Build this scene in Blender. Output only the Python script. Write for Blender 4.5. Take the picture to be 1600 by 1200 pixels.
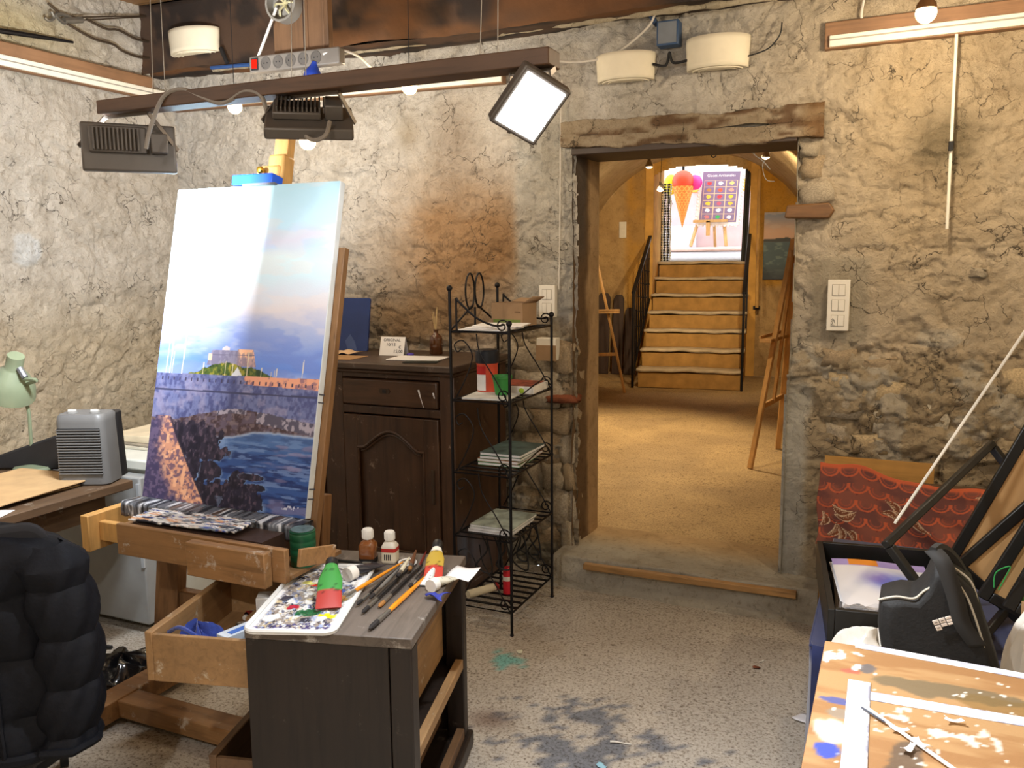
import bpy, bmesh, math, random
import numpy as np
from mathutils import Vector, Matrix
for o in list(bpy.data.objects): bpy.data.objects.remove(o, do_unlink=True)
S = bpy.context.scene
C = S.collection
PI = math.pi
R = math.radians
random.seed(7)

# ------------------------------------------------------------------ camera
FPX, EYE = 1330.0, 1.55
YAW, PITCH, ROLL = R(24.2), R(8.13), R(0.53)
_f = Vector((-math.sin(YAW)*math.cos(PITCH), math.cos(YAW)*math.cos(PITCH), -math.sin(PITCH)))
_r0 = Vector((math.cos(YAW), math.sin(YAW), 0)); _u0 = _r0.cross(_f)
_r = _r0*math.cos(ROLL) - _u0*math.sin(ROLL); _u = _u0*math.cos(ROLL) + _r0*math.sin(ROLL)
_c = Vector((0, 0, EYE))
cam = bpy.data.objects.new('camera', bpy.data.cameras.new('camera')); C.objects.link(cam)
cam.data.sensor_fit = 'HORIZONTAL'; cam.data.sensor_width = 36; cam.data.lens = FPX/1600*36
cam.data.clip_start = 0.05
cam.matrix_world = Matrix(((_r.x, _u.x, -_f.x, 0), (_r.y, _u.y, -_f.y, 0), (_r.z, _u.z, -_f.z, EYE), (0, 0, 0, 1)))
S.camera = cam
def _ray(px, py): return _f + _r*((px-800)/FPX) + _u*((600-py)/FPX)
def at_y(px, py, y): d = _ray(px, py); return _c + d*(y/d.y)       # measured point on a plane parallel to the back wall
def at_z(px, py, z): d = _ray(px, py); return _c + d*((z-EYE)/d.z)  # measured point at a known height

# ------------------------------------------------------------------ world, exposure
S.view_settings.view_transform = 'Standard'; S.view_settings.look = 'None'
S.view_settings.exposure = 0.58; S.view_settings.gamma = 1.0; S.view_settings.use_curve_mapping = False
W = bpy.data.worlds.new('world'); S.world = W; W.use_nodes = True
W.node_tree.nodes['Background'].inputs[0].default_value = (0.86, 0.93, 1.0, 1)
W.node_tree.nodes['Background'].inputs[1].default_value = 3.3

def lamp(name, kind, loc, power, color=(1, 1, 1), aim=None, size=0.1, size_y=None, spot=None, blend=0.5, spread=None):
    L = bpy.data.lights.new(name, kind); L.energy = power; L.color = color
    if kind == 'AREA':
        L.size = size
        if size_y: L.shape = 'RECTANGLE'; L.size_y = size_y
        if spread: L.spread = spread
    else: L.shadow_soft_size = size
    if kind == 'SPOT': L.spot_size = spot or R(90); L.spot_blend = blend
    o = bpy.data.objects.new(name, L); C.objects.link(o); o.location = loc
    if aim is not None: o.rotation_euler = (Vector(aim)-Vector(loc)).to_track_quat('-Z', 'Y').to_euler()
    return o
COOL = (0.90, 0.95, 1.0); WARM = (1.0, 0.80, 0.54)
# the three floodlights on the hanging bar (their housings are built further down)
F1, F2, F3 = Vector((-2.03, 1.85, 1.885)), Vector((-1.395, 1.85, 1.915)), Vector((-0.775, 1.83, 1.905))
lamp('flood_light_a', 'AREA', F1+Vector((-.05, .04, 0)), 36, COOL, F1+Vector((-1, .50, -.05)), .2, .12)
lamp('flood_light_b', 'AREA', F2+Vector((-.01, .03, -.05)), 1.7, COOL, F2+Vector((-.50, .50, -.70)), .16, .1)
# warm halogen bulbs in the room, unseen added fill bulbs, then passage spots
BULBS = [((-2.918, 3.3, 2.296), 8), ((-1.954, 3.3, 2.302), 8), ((-2.20, 2.9, 2.041), 6), ((0.047, 3.3, 2.363), 17)]
for i, (p, e) in enumerate(BULBS): lamp('halogen_light', 'POINT', Vector(p)+Vector((0, -.0, -.05)), e, WARM, size=.03)
lamp('halogen_light', 'POINT', (1.2, 2.9, 2.3), 24, WARM, size=.03)  # fill light added out of view at the right
lamp('halogen_light', 'POINT', (1.0, 0.6, 2.45), 20, (1, .90, .76), size=.04)  # unseen fill light added over the drawing board
lamp('halogen_light', 'POINT', (-0.9, -0.4, 2.45), 50, (1, .97, .93), size=.04)  # fill light added behind the viewer to brighten the room
lamp('halogen_light', 'POINT', (-2.9, 0.2, 2.45), 20, (1, .96, .90), size=.04)  # unseen fill light added over the near end of the desk
for p, aim, e in [((-1.95, 6.95, 2.30), (-2.1, 6.3, 0), 170), ((-2.06, 7.95, 2.20), (-3.0, 10.3, 1.5), 80), ((-.99, 6.95, 2.30), (-1.3, 10.6, 1.5), 120), ((-1.3, 5.0, 2.4), (-1.35, 5.4, 0), 45)]:  # last entry is unseen fill added behind the lintel
    lamp('passage_spot', 'SPOT', p, e, (1, .78, .48), aim, .04, spot=R(95), blend=.8)

# ------------------------------------------------------------------ helpers
def lin(c):
    return tuple((v/12.92 if v <= .04045 else ((v+.055)/1.055)**2.4) for v in (x/255 for x in c[:3]))
def lin4(c): return lin(c)+(1,)
def tag(o, label=None, cat=None, group=None, kind=None):
    if label: o['label'] = label
    if cat: o['category'] = cat
    if group: o['group'] = group
    if kind: o['kind'] = kind
    return o
def thing(name, label, cat, loc=(0, 0, 0), rz=0, group=None):
    o = bpy.data.objects.new(name, None); C.objects.link(o); o.empty_display_size = .05
    o.location = loc; o.rotation_euler = (0, 0, rz)
    return tag(o, label, cat, group)
def copy_tree(o, parent=None):
    c = o.copy(); C.objects.link(c)
    if parent is not None: c.parent = parent
    for ch in o.children: copy_tree(ch, c)
    return c

class MB:
    def __init__(s, M=None): s.v = []; s.f = []; s.M = M
    def add(s, vs, fs, M=None):
        n = len(s.v)
        for p in vs:
            p = Vector(p)
            if M is not None: p = M @ p
            if s.M is not None: p = s.M @ p
            s.v.append(tuple(p))
        s.f += [tuple(i+n for i in f) for f in fs]; return s
    def box(s, a, b, M=None):
        x0, y0, z0 = a; x1, y1, z1 = b
        return s.add([(x0,y0,z0),(x1,y0,z0),(x1,y1,z0),(x0,y1,z0),(x0,y0,z1),(x1,y0,z1),(x1,y1,z1),(x0,y1,z1)],
                     [(3,2,1,0),(4,5,6,7),(0,1,5,4),(1,2,6,5),(2,3,7,6),(3,0,4,7)], M)
    def bar(s, p0, p1, w, h, up=(0, 0, 1)):
        p0, p1 = Vector(p0), Vector(p1); d = (p1-p0); L = d.length; d.normalize(); up = Vector(up)
        if abs(d.dot(up)) > .99: up = Vector((0, 1, 0))
        x = d.cross(up).normalized(); z = x.cross(d)
        M = Matrix((( x.x, d.x, z.x, p0.x), (x.y, d.y, z.y, p0.y), (x.z, d.z, z.z, p0.z), (0, 0, 0, 1)))
        return s.box((-w/2, 0, -h/2), (w/2, L, h/2), M)
    def tube(s, pts, r, n=8, closed=False, caps=True):
        pts = [Vector(p) for p in pts]; N = len(pts); rs = r if isinstance(r, (list, tuple)) else [r]*N
        vs = []; prev = None
        for i, p in enumerate(pts):
            if closed: t = pts[(i+1) % N]-pts[i-1]
            else: t = pts[min(i+1, N-1)]-pts[max(i-1, 0)]
            t.normalize()
            if prev is None:
                a = Vector((0, 0, 1)) if abs(t.z) < .9 else Vector((1, 0, 0)); x = t.cross(a).normalized()
            else:
                x = (prev - t*prev.dot(t))
                x = x.normalized() if x.length > 1e-6 else prev
            prev = x; y = t.cross(x)
            for k in range(n):
                a = 2*PI*k/n; vs.append(p + x*(math.cos(a)*rs[i]) + y*(math.sin(a)*rs[i]))
        fs = []
        for i in range(N if closed else N-1):
            j = (i+1) % N
            for k in range(n): fs.append((i*n+k, i*n+(k+1) % n, j*n+(k+1) % n, j*n+k))
        if caps and not closed: fs += [tuple(range(n-1, -1, -1)), tuple(range((N-1)*n, N*n))]
        return s.add(vs, fs)
    def lathe(s, prof, M=None, n=20, sx=1, sy=1):      # profile of (radius, z)
        vs = []; fs = []
        for r_, z in prof:
            for k in range(n): a = 2*PI*k/n; vs.append((r_*math.cos(a)*sx, r_*math.sin(a)*sy, z))
        for i in range(len(prof)-1):
            for k in range(n): fs.append((i*n+k, i*n+(k+1) % n, (i+1)*n+(k+1) % n, (i+1)*n+k))
        if prof[0][0] > 1e-5: fs.append(tuple(range(n-1, -1, -1)))
        if prof[-1][0] > 1e-5: fs.append(tuple(range((len(prof)-1)*n, len(prof)*n)))
        return s.add(vs, fs, M)
    def sphere(s, c, r, n=12, sc=(1, 1, 1)):
        m = n//2; return s.lathe([(math.sin(PI*i/m)*r, -math.cos(PI*i/m)*r) for i in range(m+1)], Matrix.Translation(c) @ Matrix.Diagonal((*sc, 1)), n)
    def prism(s, poly, z0, z1, M=None):
        n = len(poly)
        return s.add([(x, y, z0) for x, y in poly]+[(x, y, z1) for x, y in poly],
                     [tuple(range(n-1, -1, -1)), tuple(range(n, 2*n))]+[(i, (i+1) % n, n+(i+1) % n, n+i) for i in range(n)], M)
    def sheet(s, fn, nu, nv, thick=None, wrap=False):   # fn(u,v)->point
        n = len(s.v); vs = [fn(i/nu, j/nv) for j in range(nv+1) for i in range(nu+1)]; w = nu+1
        fs = [(j*w+i, j*w+i+1, (j+1)*w+i+1, (j+1)*w+i) for j in range(nv) for i in range(nu)]
        return s.add(vs, fs)
    def build(s, name, m, parent=None, bevel=0, smooth=True, subsurf=0, seg=2, solid=0, angle=.7, label=None):
        me = bpy.data.meshes.new(name); me.from_pydata(s.v, [], s.f); me.update()
        o = bpy.data.objects.new(name, me); C.objects.link(o)
        if m: me.materials.append(m)
        if smooth:
            me.polygons.foreach_set('use_smooth', [True]*len(me.polygons))
            if not subsurf: me.set_sharp_from_angle(angle=angle)
        if solid:
            md = o.modifiers.new('solid', 'SOLIDIFY'); md.thickness = solid; md.offset = 0
        if bevel:
            md = o.modifiers.new('bevel', 'BEVEL'); md.width = bevel; md.segments = seg; md.limit_method = 'ANGLE'
        if subsurf:
            md = o.modifiers.new('sub', 'SUBSURF'); md.levels = subsurf; md.render_levels = subsurf
        if parent is not None: o.parent = parent
        if label: o['label'] = label
        return o
def spline(pts, k=6, closed=False):
    pts = [Vector(p) for p in pts]; N = len(pts); out = []
    for i in range(N if closed else N-1):
        if closed: p0, p1, p2, p3 = pts[i-1], pts[i], pts[(i+1) % N], pts[(i+2) % N]
        else: p0, p1, p2, p3 = pts[max(i-1, 0)], pts[i], pts[i+1], pts[min(i+2, N-1)]
        for j in range(k):
            t = j/k; out.append(.5*((2*p1)+(p2-p0)*t+(2*p0-5*p1+4*p2-p3)*t*t+(3*p1-p0-3*p2+p3)*t**3))
    if not closed: out.append(pts[-1])
    return out
def rrect(w, h, r, n=5, cx=0, cy=0):
    out = []
    for k, (sx, sy) in enumerate(((1, 1), (-1, 1), (-1, -1), (1, -1))):
        for i in range(n+1):
            a = PI/2*(k+i/n); out.append((cx+sx*(w/2-r)+math.cos(a)*r, cy+sy*(h/2-r)+math.sin(a)*r))
    return out
def frame_M(o, x, y):   # matrix from origin, x axis, approximate y axis
    x = Vector(x).normalized(); y = Vector(y); y = (y-x*x.dot(y)).normalized(); z = x.cross(y); o = Vector(o)
    return Matrix(((x.x, y.x, z.x, o.x), (x.y, y.y, z.y, o.y), (x.z, y.z, z.z, o.z), (0, 0, 0, 1)))

# numpy noise
def _h(ix, iy, seed):
    n = (ix.astype(np.int64)*374761393 + iy.astype(np.int64)*668265263 + seed*982451653) & 0xffffffff
    n = ((n ^ (n >> 13))*1274126177) & 0xffffffff
    return ((n ^ (n >> 16)) & 0xffff)/65535.0
def vnoise(x, y, seed=0):
    x = np.asarray(x, float); y = np.asarray(y, float); ix = np.floor(x); iy = np.floor(y); fx = x-ix; fy = y-iy
    fx = fx*fx*fx*(fx*(fx*6-15)+10); fy = fy*fy*fy*(fy*(fy*6-15)+10)
    a = _h(ix, iy, seed); b = _h(ix+1, iy, seed); c_ = _h(ix, iy+1, seed); d = _h(ix+1, iy+1, seed)
    return (a*(1-fx)+b*fx)*(1-fy)+(c_*(1-fx)+d*fx)*fy
def fbm(x, y, o=4, seed=0, g=.5):
    s = 0; a = 1; t = 0
    for i in range(o): s = s+a*vnoise(x*2**i, y*2**i, seed+i*17); t += a; a *= g
    return s/t
def sstep(a, b, x):
    t = np.clip((x-a)/(b-a), 0, 1); return t*t*(3-2*t)
def mixc(a, b, t):
    t = np.asarray(t)[..., None]; return a*(1-t)+np.asarray(b, float)*t
def set_colors(me, rgb):      # rgb 0..255 sRGB per vertex
    c = np.clip(np.asarray(rgb, float)/255, 0, 1); l = np.where(c <= .04045, c/12.92, ((c+.055)/1.055)**2.4)
    a = me.color_attributes.new('Col', 'FLOAT_COLOR', 'POINT')
    a.data.foreach_set('color', np.concatenate([l, np.ones((len(l), 1))], 1).astype(np.float32).ravel())
def grid_obj(name, nu, nv, pos, col, m, parent=None, keep=None, extra=None):
    """a fine mesh: pos(U,V)->Nx3, col(U,V)->Nx3; U,V run 0..1; keep(U,V) masks faces"""
    u, v = np.meshgrid(np.linspace(0, 1, nu+1), np.linspace(0, 1, nv+1)); U, V = u.ravel(), v.ravel(); w = nu+1
    P = pos(U, V); i, j = np.meshgrid(np.arange(nu), np.arange(nv)); a = (j*w+i).ravel()
    F = np.stack([a, a+1, a+w+1, a+w], 1)
    if keep is not None: F = F[keep((i.ravel()+.5)/nu, (j.ravel()+.5)/nv)]
    me = bpy.data.meshes.new(name)
    me.vertices.add(len(P)); me.vertices.foreach_set('co', P.astype(np.float32).ravel())
    me.loops.add(F.size); me.loops.foreach_set('vertex_index', F.ravel().astype(np.int32))
    me.polygons.add(len(F)); me.polygons.foreach_set('loop_start', (np.arange(len(F))*4).astype(np.int32))
    me.polygons.foreach_set('use_smooth', [True]*len(F)); me.update(calc_edges=True)
    if col is not None: set_colors(me, col(U, V))
    me.materials.append(m); o = bpy.data.objects.new(name, me); C.objects.link(o)
    if parent is not None: o.parent = parent
    return o

# ------------------------------------------------------------------ materials
MATS = {}
def _nodes(name):
    m = bpy.data.materials.new(name); m.use_nodes = True; nt = m.node_tree
    return m, nt, nt.nodes['Principled BSDF']
def _n(nt, t, **kw):
    n = nt.nodes.new(t)
    for k, v in kw.items(): setattr(n, k, v)
    return n
def _noise(nt, co, scale, detail=4, rough=.55, dist=0):
    n = _n(nt, 'ShaderNodeTexNoise'); n.inputs['Scale'].default_value = scale; n.inputs['Detail'].default_value = detail
    n.inputs['Roughness'].default_value = rough; n.inputs['Distortion'].default_value = dist
    nt.links.new(co, n.inputs['Vector']); return n.outputs['Fac']
def _ramp(nt, fac, stops):
    n = _n(nt, 'ShaderNodeValToRGB'); e = n.color_ramp.elements
    while len(e) < len(stops): e.new(.5)
    for x, (p, c) in zip(e, stops): x.position = p; x.color = c if len(c) == 4 else (*c, 1)
    nt.links.new(fac, n.inputs['Fac']); return n.outputs['Color']
def _mix(nt, fac, a, b, mode='MIX'):
    n = _n(nt, 'ShaderNodeMix', data_type='RGBA', blend_type=mode)
    for k, s in ((0, fac), (6, a), (7, b)):
        if hasattr(s, 'links'): nt.links.new(s, n.inputs[k])
        else: n.inputs[k].default_value = s if k == 0 or len(s) == 4 else (*s, 1)
    return n.outputs[2]
def _bump(nt, b, h, strength, dist=.01):
    n = _n(nt, 'ShaderNodeBump'); n.inputs['Strength'].default_value = strength; n.inputs['Distance'].default_value = dist
    nt.links.new(h, n.inputs['Height'])
    prev = b.inputs['Normal'].links
    if prev: nt.links.new(prev[0].from_socket, n.inputs['Normal'])
    nt.links.new(n.outputs['Normal'], b.inputs['Normal'])
def mat(name, c, rough=.5, metal=0, var=.12, scale=12, bump=0, bscale=60, trans=0, emit=0, spec=.5, coat=0, sheen=0, ior=1.45, alpha=1):
    if name in MATS: return MATS[name]
    m, nt, b = _nodes(name); co = _n(nt, 'ShaderNodeTexCoord').outputs['Object']
    l = lin(c); d = tuple(v*(1-var) for v in l); h = tuple(min(1, v*(1+var)) for v in l)
    f = _noise(nt, co, scale, 5); col = _ramp(nt, f, [(.3, d), (.7, h)])
    nt.links.new(col, b.inputs['Base Color'])
    b.inputs['Roughness'].default_value = rough; b.inputs['Metallic'].default_value = metal
    b.inputs['Specular IOR Level'].default_value = spec; b.inputs['Coat Weight'].default_value = coat
    b.inputs['Transmission Weight'].default_value = trans; b.inputs['IOR'].default_value = ior
    b.inputs['Sheen Weight'].default_value = sheen; b.inputs['Alpha'].default_value = alpha
    if emit:
        b.inputs['Emission Color'].default_value = (*l, 1); b.inputs['Emission Strength'].default_value = emit
    if bump: _bump(nt, b, _noise(nt, co, bscale, 4), bump, .004)
    MATS[name] = m; return m
def wood(name, c, dark=.55, scale=7, axis=2, rough=.55, wear=0.0, wearc=(190, 180, 165), bump=.25, stain=.25):
    if name in MATS: return MATS[name]
    m, nt, b = _nodes(name); co = _n(nt, 'ShaderNodeTexCoord').outputs['Object']
    mp = _n(nt, 'ShaderNodeMapping'); s = [scale*7]*3; s[axis] = scale*.45; mp.inputs['Scale'].default_value = s
    nt.links.new(co, mp.inputs['Vector'])
    g = _noise(nt, mp.outputs['Vector'], 1.0, 6, .65, .6)
    l = lin(c); d = tuple(v*dark for v in l); h = tuple(min(1, v*1.18) for v in l)
    col = _ramp(nt, g, [(.28, d), (.5, l), (.75, h)])
    st = _ramp(nt, _noise(nt, co, 5, 5, .6), [(.35, (1-stain,)*3), (.65, (1, 1, 1))])
    col = _mix(nt, 1.0, col, st, 'MULTIPLY')
    if wear:
        w = _ramp(nt, _noise(nt, co, 14, 8, .75), [(.62-wear*.12, (0, 0, 0)), (.70, (1, 1, 1))])
        col = _mix(nt, w, col, (*lin(wearc), 1))
    nt.links.new(col, b.inputs['Base Color']); b.inputs['Roughness'].default_value = rough
    _bump(nt, b, g, bump, .002)
    MATS[name] = m; return m
def attr_mat(name, rough=.6, bump=0, bscale=80, spec=.4, coat=0):
    if name in MATS: return MATS[name]
    m, nt, b = _nodes(name); a = _n(nt, 'ShaderNodeVertexColor', layer_name='Col')
    nt.links.new(a.outputs['Color'], b.inputs['Base Color']); b.inputs['Roughness'].default_value = rough
    b.inputs['Specular IOR Level'].default_value = spec; b.inputs['Coat Weight'].default_value = coat
    if bump:
        co = _n(nt, 'ShaderNodeTexCoord').outputs['Object']; _bump(nt, b, _noise(nt, co, bscale, 4), bump, .003)
    MATS[name] = m; return m
def emis(name, c, s):
    if name in MATS: return MATS[name]
    m, nt, b = _nodes(name); nt.nodes.remove(b); e = _n(nt, 'ShaderNodeEmission'); e.inputs[0].default_value = lin4(c); e.inputs[1].default_value = s
    nt.links.new(e.outputs[0], nt.nodes['Material Output'].inputs[0]); MATS[name] = m; return m
def plaster(name, speck=.5, crack=1.0, bump=.8, rough=.92):
    """rough lime plaster: colour from the wall's own patches, grain, hairline cracks and pits from noise"""
    if name in MATS: return MATS[name]
    m, nt, b = _nodes(name); co = _n(nt, 'ShaderNodeTexCoord').outputs['Object']
    a = _n(nt, 'ShaderNodeVertexColor', layer_name='Col').outputs['Color']
    g1 = _noise(nt, co, 9, 8, .68, .5); g2 = _noise(nt, co, 38, 6, .7); g3 = _noise(nt, co, 3.2, 5, .6, .8)
    col = _mix(nt, 1.0, a, _ramp(nt, g1, [(.28, (.74, .72, .69)), (.5, (1, 1, 1)), (.72, (1.0, 1.0, 1.0))]), 'MULTIPLY')
    col = _mix(nt, 1.0, col, _ramp(nt, g2, [(.30, (.68, .64, .59)), (.44, (1, 1, 1))]), 'MULTIPLY')
    col = _mix(nt, 1.0, col, _ramp(nt, g3, [(.32, (.84, .82, .79)), (.6, (1, 1, 1))]), 'MULTIPLY')
    # distorted cell edges give the hairline cracks
    w = _n(nt, 'ShaderNodeTexNoise'); w.inputs['Scale'].default_value = 7; w.inputs['Detail'].default_value = 6; nt.links.new(co, w.inputs['Vector'])
    va = _n(nt, 'ShaderNodeVectorMath', operation='MULTIPLY_ADD'); nt.links.new(w.outputs['Color'], va.inputs[0]); va.inputs[1].default_value = (.35,)*3; nt.links.new(co, va.inputs[2])
    vo = _n(nt, 'ShaderNodeTexVoronoi', feature='DISTANCE_TO_EDGE'); vo.inputs['Scale'].default_value = 6.5; nt.links.new(va.outputs[0], vo.inputs['Vector'])
    ck = _ramp(nt, vo.outputs['Distance'], [(0, (1, 1, 1)), (.020, (0, 0, 0))])
    gate = _ramp(nt, _noise(nt, co, 4.6, 4, .7), [(.48, (0, 0, 0)), (.58, (crack,)*3)])
    ck2 = _mix(nt, 1.0, ck, gate, 'MULTIPLY')
    col = _mix(nt, ck2, col, (.07, .055, .04, 1))
    nt.links.new(col, b.inputs['Base Color']); b.inputs['Roughness'].default_value = rough; b.inputs['Specular IOR Level'].default_value = .2
    g4 = _noise(nt, co, 22, 7, .72, 1.2); _bump(nt, b, g2, bump*.9, .014); _bump(nt, b, g4, bump*1.0, .03); _bump(nt, b, g1, bump*.8, .05)
    inv = _n(nt, 'ShaderNodeMath', operation='SUBTRACT'); inv.inputs[0].default_value = 1; nt.links.new(ck2, inv.inputs[1]); _bump(nt, b, inv.outputs[0], .6, .012)
    MATS[name] = m; return m
def speckle_floor(name):
    m, nt, b = _nodes(name); co = _n(nt, 'ShaderNodeTexCoord').outputs['Object']
    a = _n(nt, 'ShaderNodeVertexColor', layer_name='Col')
    col = _mix(nt, 1.0, a.outputs['Color'], _ramp(nt, _noise(nt, co, 95, 3, .7), [(.36, (.42, .38, .35)), (.46, (.90, .88, .85)), (.60, (1.0, 1.0, 1.0)), (.70, (1.2, 1.18, 1.15))]), 'MULTIPLY')
    col = _mix(nt, 1.0, col, _ramp(nt, _noise(nt, co, 34, 5, .75), [(.33, (.50, .46, .42)), (.45, (1, 1, 1))]), 'MULTIPLY')
    col = _mix(nt, 1.0, col, _ramp(nt, _noise(nt, co, 2.2, 5, .6), [(.3, (.80, .78, .76)), (.65, (1.0, 1.0, 1.0))]), 'MULTIPLY')
    nt.links.new(col, b.inputs['Base Color']); b.inputs['Roughness'].default_value = .78; b.inputs['Specular IOR Level'].default_value = .3
    _bump(nt, b, _noise(nt, co, 70, 5, .7), .35, .006)
    return m
M_PLAST = plaster('rough_plaster'); M_PLAST2 = plaster('passage_plaster', crack=.3, bump=.4)
M_IRON = mat('black_iron', (30, 29, 32), .42, .6, .2)
M_BLACK = mat('matt_black', (24, 24, 26), .6, 0, .2)
M_WHITE = mat('white_plastic', (225, 220, 208), .4, 0, .04)
M_PAPER = mat('paper', (232, 232, 234), .8, 0, .03)
M_CARD = mat('kraft_card', (168, 132, 92), .85, 0, .08)
# ================================================================== the setting
YW, XL, ZC = 3.90, -3.93, 2.98
DX0, DX1, DZ = -1.40, -0.425, 2.06      # doorway
# ---- floor of the studio
def _floorcol(U, V):
    X = -4.0+U*6.4; Y = -1.6+V*5.5
    c = np.tile(np.array([194., 188., 178.]), (len(X), 1))
    n = fbm(X*6, Y*6, 5, 3)
    gp_ = np.exp(-(((X+.86)/.34)**2+((Y-2.45)/.28)**2)); patch = sstep(.50, .54, fbm(X*15, Y*15, 6, 3, .72)+.26*gp_-.21)*(gp_ > .12)
    c = mixc(c, (112, 118, 130), patch*.85)
    teal = sstep(.42, .5, fbm(X*28, Y*28, 4, 9)*.6+.42*np.exp(-(((X+1.32)/.085)**2+((Y-2.88)/.075)**2))-.08)*(np.hypot(X+1.32, Y-2.88) < .16)
    c = mixc(c, (120, 196, 196), teal*.85)
    c = mixc(c, (118, 98, 88), .7*np.exp(-(((X+1.2)/.07)**2+((Y-2.45)/.06)**2)))
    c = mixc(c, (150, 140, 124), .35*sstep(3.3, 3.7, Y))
    return c
flo = grid_obj('floor', 260, 220, lambda U, V: np.stack([-4.0+U*6.4, -1.6+V*5.5, 0.004*(fbm(U*30, V*26, 3, 5)-.75)], 1), _floorcol, speckle_floor('speckled_concrete'))
tag(flo, 'grey speckled concrete floor of the studio', kind='structure')

# ---- plastered walls: real relief
def lump(a, b, seed=0):
    wx = a+.14*fbm(a*3.3, b*3.3, 4, seed+40); wz = b+.14*fbm(a*3.3+9, b*3.3, 4, seed+50)
    big = fbm(a*1.1, b*1.1, 3, seed)-.5
    mid = np.abs(2*fbm(wx*4.0, wz*4.6, 5, seed+5, .55)-1)
    crease = np.exp(-np.abs(2*fbm(wx*5.5+4, wz*7.0, 4, seed+8)-1)*22)
    crease2 = np.exp(-np.abs(2*fbm(wx*12+1, wz*15, 3, seed+18)-1)*14)
    fine = fbm(wx*24, wz*28, 4, seed+28, .6)-.5
    pit = sstep(.66, .76, fbm(wx*7+3, wz*9, 4, seed+12))
    return .035*big+.030*mid-.014*crease-.006*crease2+.014*fine-.012*pit
def _backcol(X, Z):
    n = fbm(X*2.2, Z*2.2, 5, 21); n2 = fbm(X*5, Z*5, 4, 22)
    c = np.tile(np.array([214., 208., 198.]), (len(X), 1))
    c = mixc(c, (206, 184, 150), sstep(-1.0, .1, X)*(.55+.5*n))
    g = np.exp(-(((X+2.02)/.42)**2+((Z-1.62)/.33)**2)); c = mixc(c, (168, 124, 78), np.clip(g*1.0*(.5+n2), 0, .8))
    g = np.exp(-(((X+2.25)/.5)**2+((Z-1.25)/.16)**2)); c = mixc(c, (150, 118, 82), np.clip(g*(.3+n2), 0, .7))
    g = np.exp(-(((X+2.05)/.14)**2+((Z-2.15)/.25)**2)); c = mixc(c, (150, 132, 112), np.clip(g*.6, 0, .6))
    g = np.exp(-(((X-.15)/.13)**2+((Z-2.02)/.16)**2)); c = mixc(c, (120, 108, 84), np.clip(g*1.2*n2, 0, .7))
    c = mixc(c, (206, 203, 193), np.clip(1.2*sstep(-1.75, -1.66, X)*sstep(-1.36, -1.46, X)*sstep(1.22, 1.36, Z)*sstep(2.35, 2.2, Z), 0, .8))
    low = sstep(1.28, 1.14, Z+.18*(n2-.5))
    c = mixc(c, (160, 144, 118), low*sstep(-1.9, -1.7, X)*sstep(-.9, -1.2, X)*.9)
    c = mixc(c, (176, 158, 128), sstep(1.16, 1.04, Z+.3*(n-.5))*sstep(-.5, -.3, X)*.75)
    w = sstep(.56, .62, fbm(X*7, Z*9, 5, 33)); c = mixc(c, (208, 203, 190), w*.6*low)
    # smooth grey repair plaster along the right jamb and round the switch
    s = sstep(-.27-.06*n2, -.31-.06*n2, X)*sstep(-.9, -.5, X)*sstep(1.02, .92, Z+.2*(n-.5)); c = mixc(c, (206, 203, 192), s*.95)
    s = sstep(.14, .09, np.abs(X+.22))*sstep(.2, .16, np.abs(Z-1.38)); c = mixc(c, (176, 166, 146), s*.8)
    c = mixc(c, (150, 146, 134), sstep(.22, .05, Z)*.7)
    return c
def _backdisp(X, Z):
    d = lump(X, Z, 2)
    low = sstep(1.3, 1.1, Z); d = d*(1+.9*low)
    s = np.clip(sstep(-.24, -.34, X)*sstep(-.9, -.5, X)*sstep(1.05, .9, Z)+sstep(.12, .08, np.abs(X+.22))*sstep(.2, .15, np.abs(Z-1.38))
                + sstep(.10, .06, np.abs(X+1.58))*sstep(.18, .12, np.abs(Z-1.36)), 0, 1)
    return d*(1-.85*s)+.0*s
BX0, BX1 = -4.0, 2.3
NXB, NZB = 760, 362
def _bpos(U, V):
    X = BX0+U*(BX1-BX0); Z = V*3.02
    return np.stack([X, YW-_backdisp(X, Z)-.004, Z], 1)
def _bkeep(u, v):
    X = BX0+u*(BX1-BX0); Z = v*3.02
    wob = .018*(fbm(Z*5, Z*0+3, 3, 77)-.5)*2; wob2 = .05*(fbm(Z*3, Z*0+8, 3, 78)-.4)*sstep(.9, 1.1, Z)
    return ~((X > DX0+wob) & (X < DX1+wob2) & (Z < DZ) & (Z > .0))
wb = grid_obj('wall_back', NXB, NZB, _bpos, lambda U, V: _backcol(BX0+U*(BX1-BX0), V*3.02), M_PLAST, keep=_bkeep)
tag(wb, 'rough beige plaster wall with the doorway, cracks and bare stones', kind='structure')
# reveals of the doorway (wall 0.3 m thick)
def reveal(name, pos, col, nu=24, nv=160):
    o = grid_obj(name, nu, nv, pos, col, M_PLAST2, wb); return o
def _rvl(U, V):
    Z = .0+V*(DZ+.03); Y = YW-.03+U*.33
    return np.stack([DX0+.004+.012*(fbm(Y*9, Z*5, 4, 61)-.5)*2*(1-U)-.02*(1-U), Y, Z], 1)
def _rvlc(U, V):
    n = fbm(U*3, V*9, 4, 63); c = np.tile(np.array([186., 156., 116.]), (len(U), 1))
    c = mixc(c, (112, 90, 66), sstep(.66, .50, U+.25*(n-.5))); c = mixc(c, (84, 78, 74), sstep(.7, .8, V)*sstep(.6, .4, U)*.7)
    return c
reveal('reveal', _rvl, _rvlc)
def _rvr(U, V):
    Z = V*(DZ+.03); Y = YW-.03+U*.33
    return np.stack([DX1+.012+.03*(fbm(Z*3, Z*0+8, 3, 78)-.4)*(Z > 1.0), Y, Z], 1)
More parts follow.
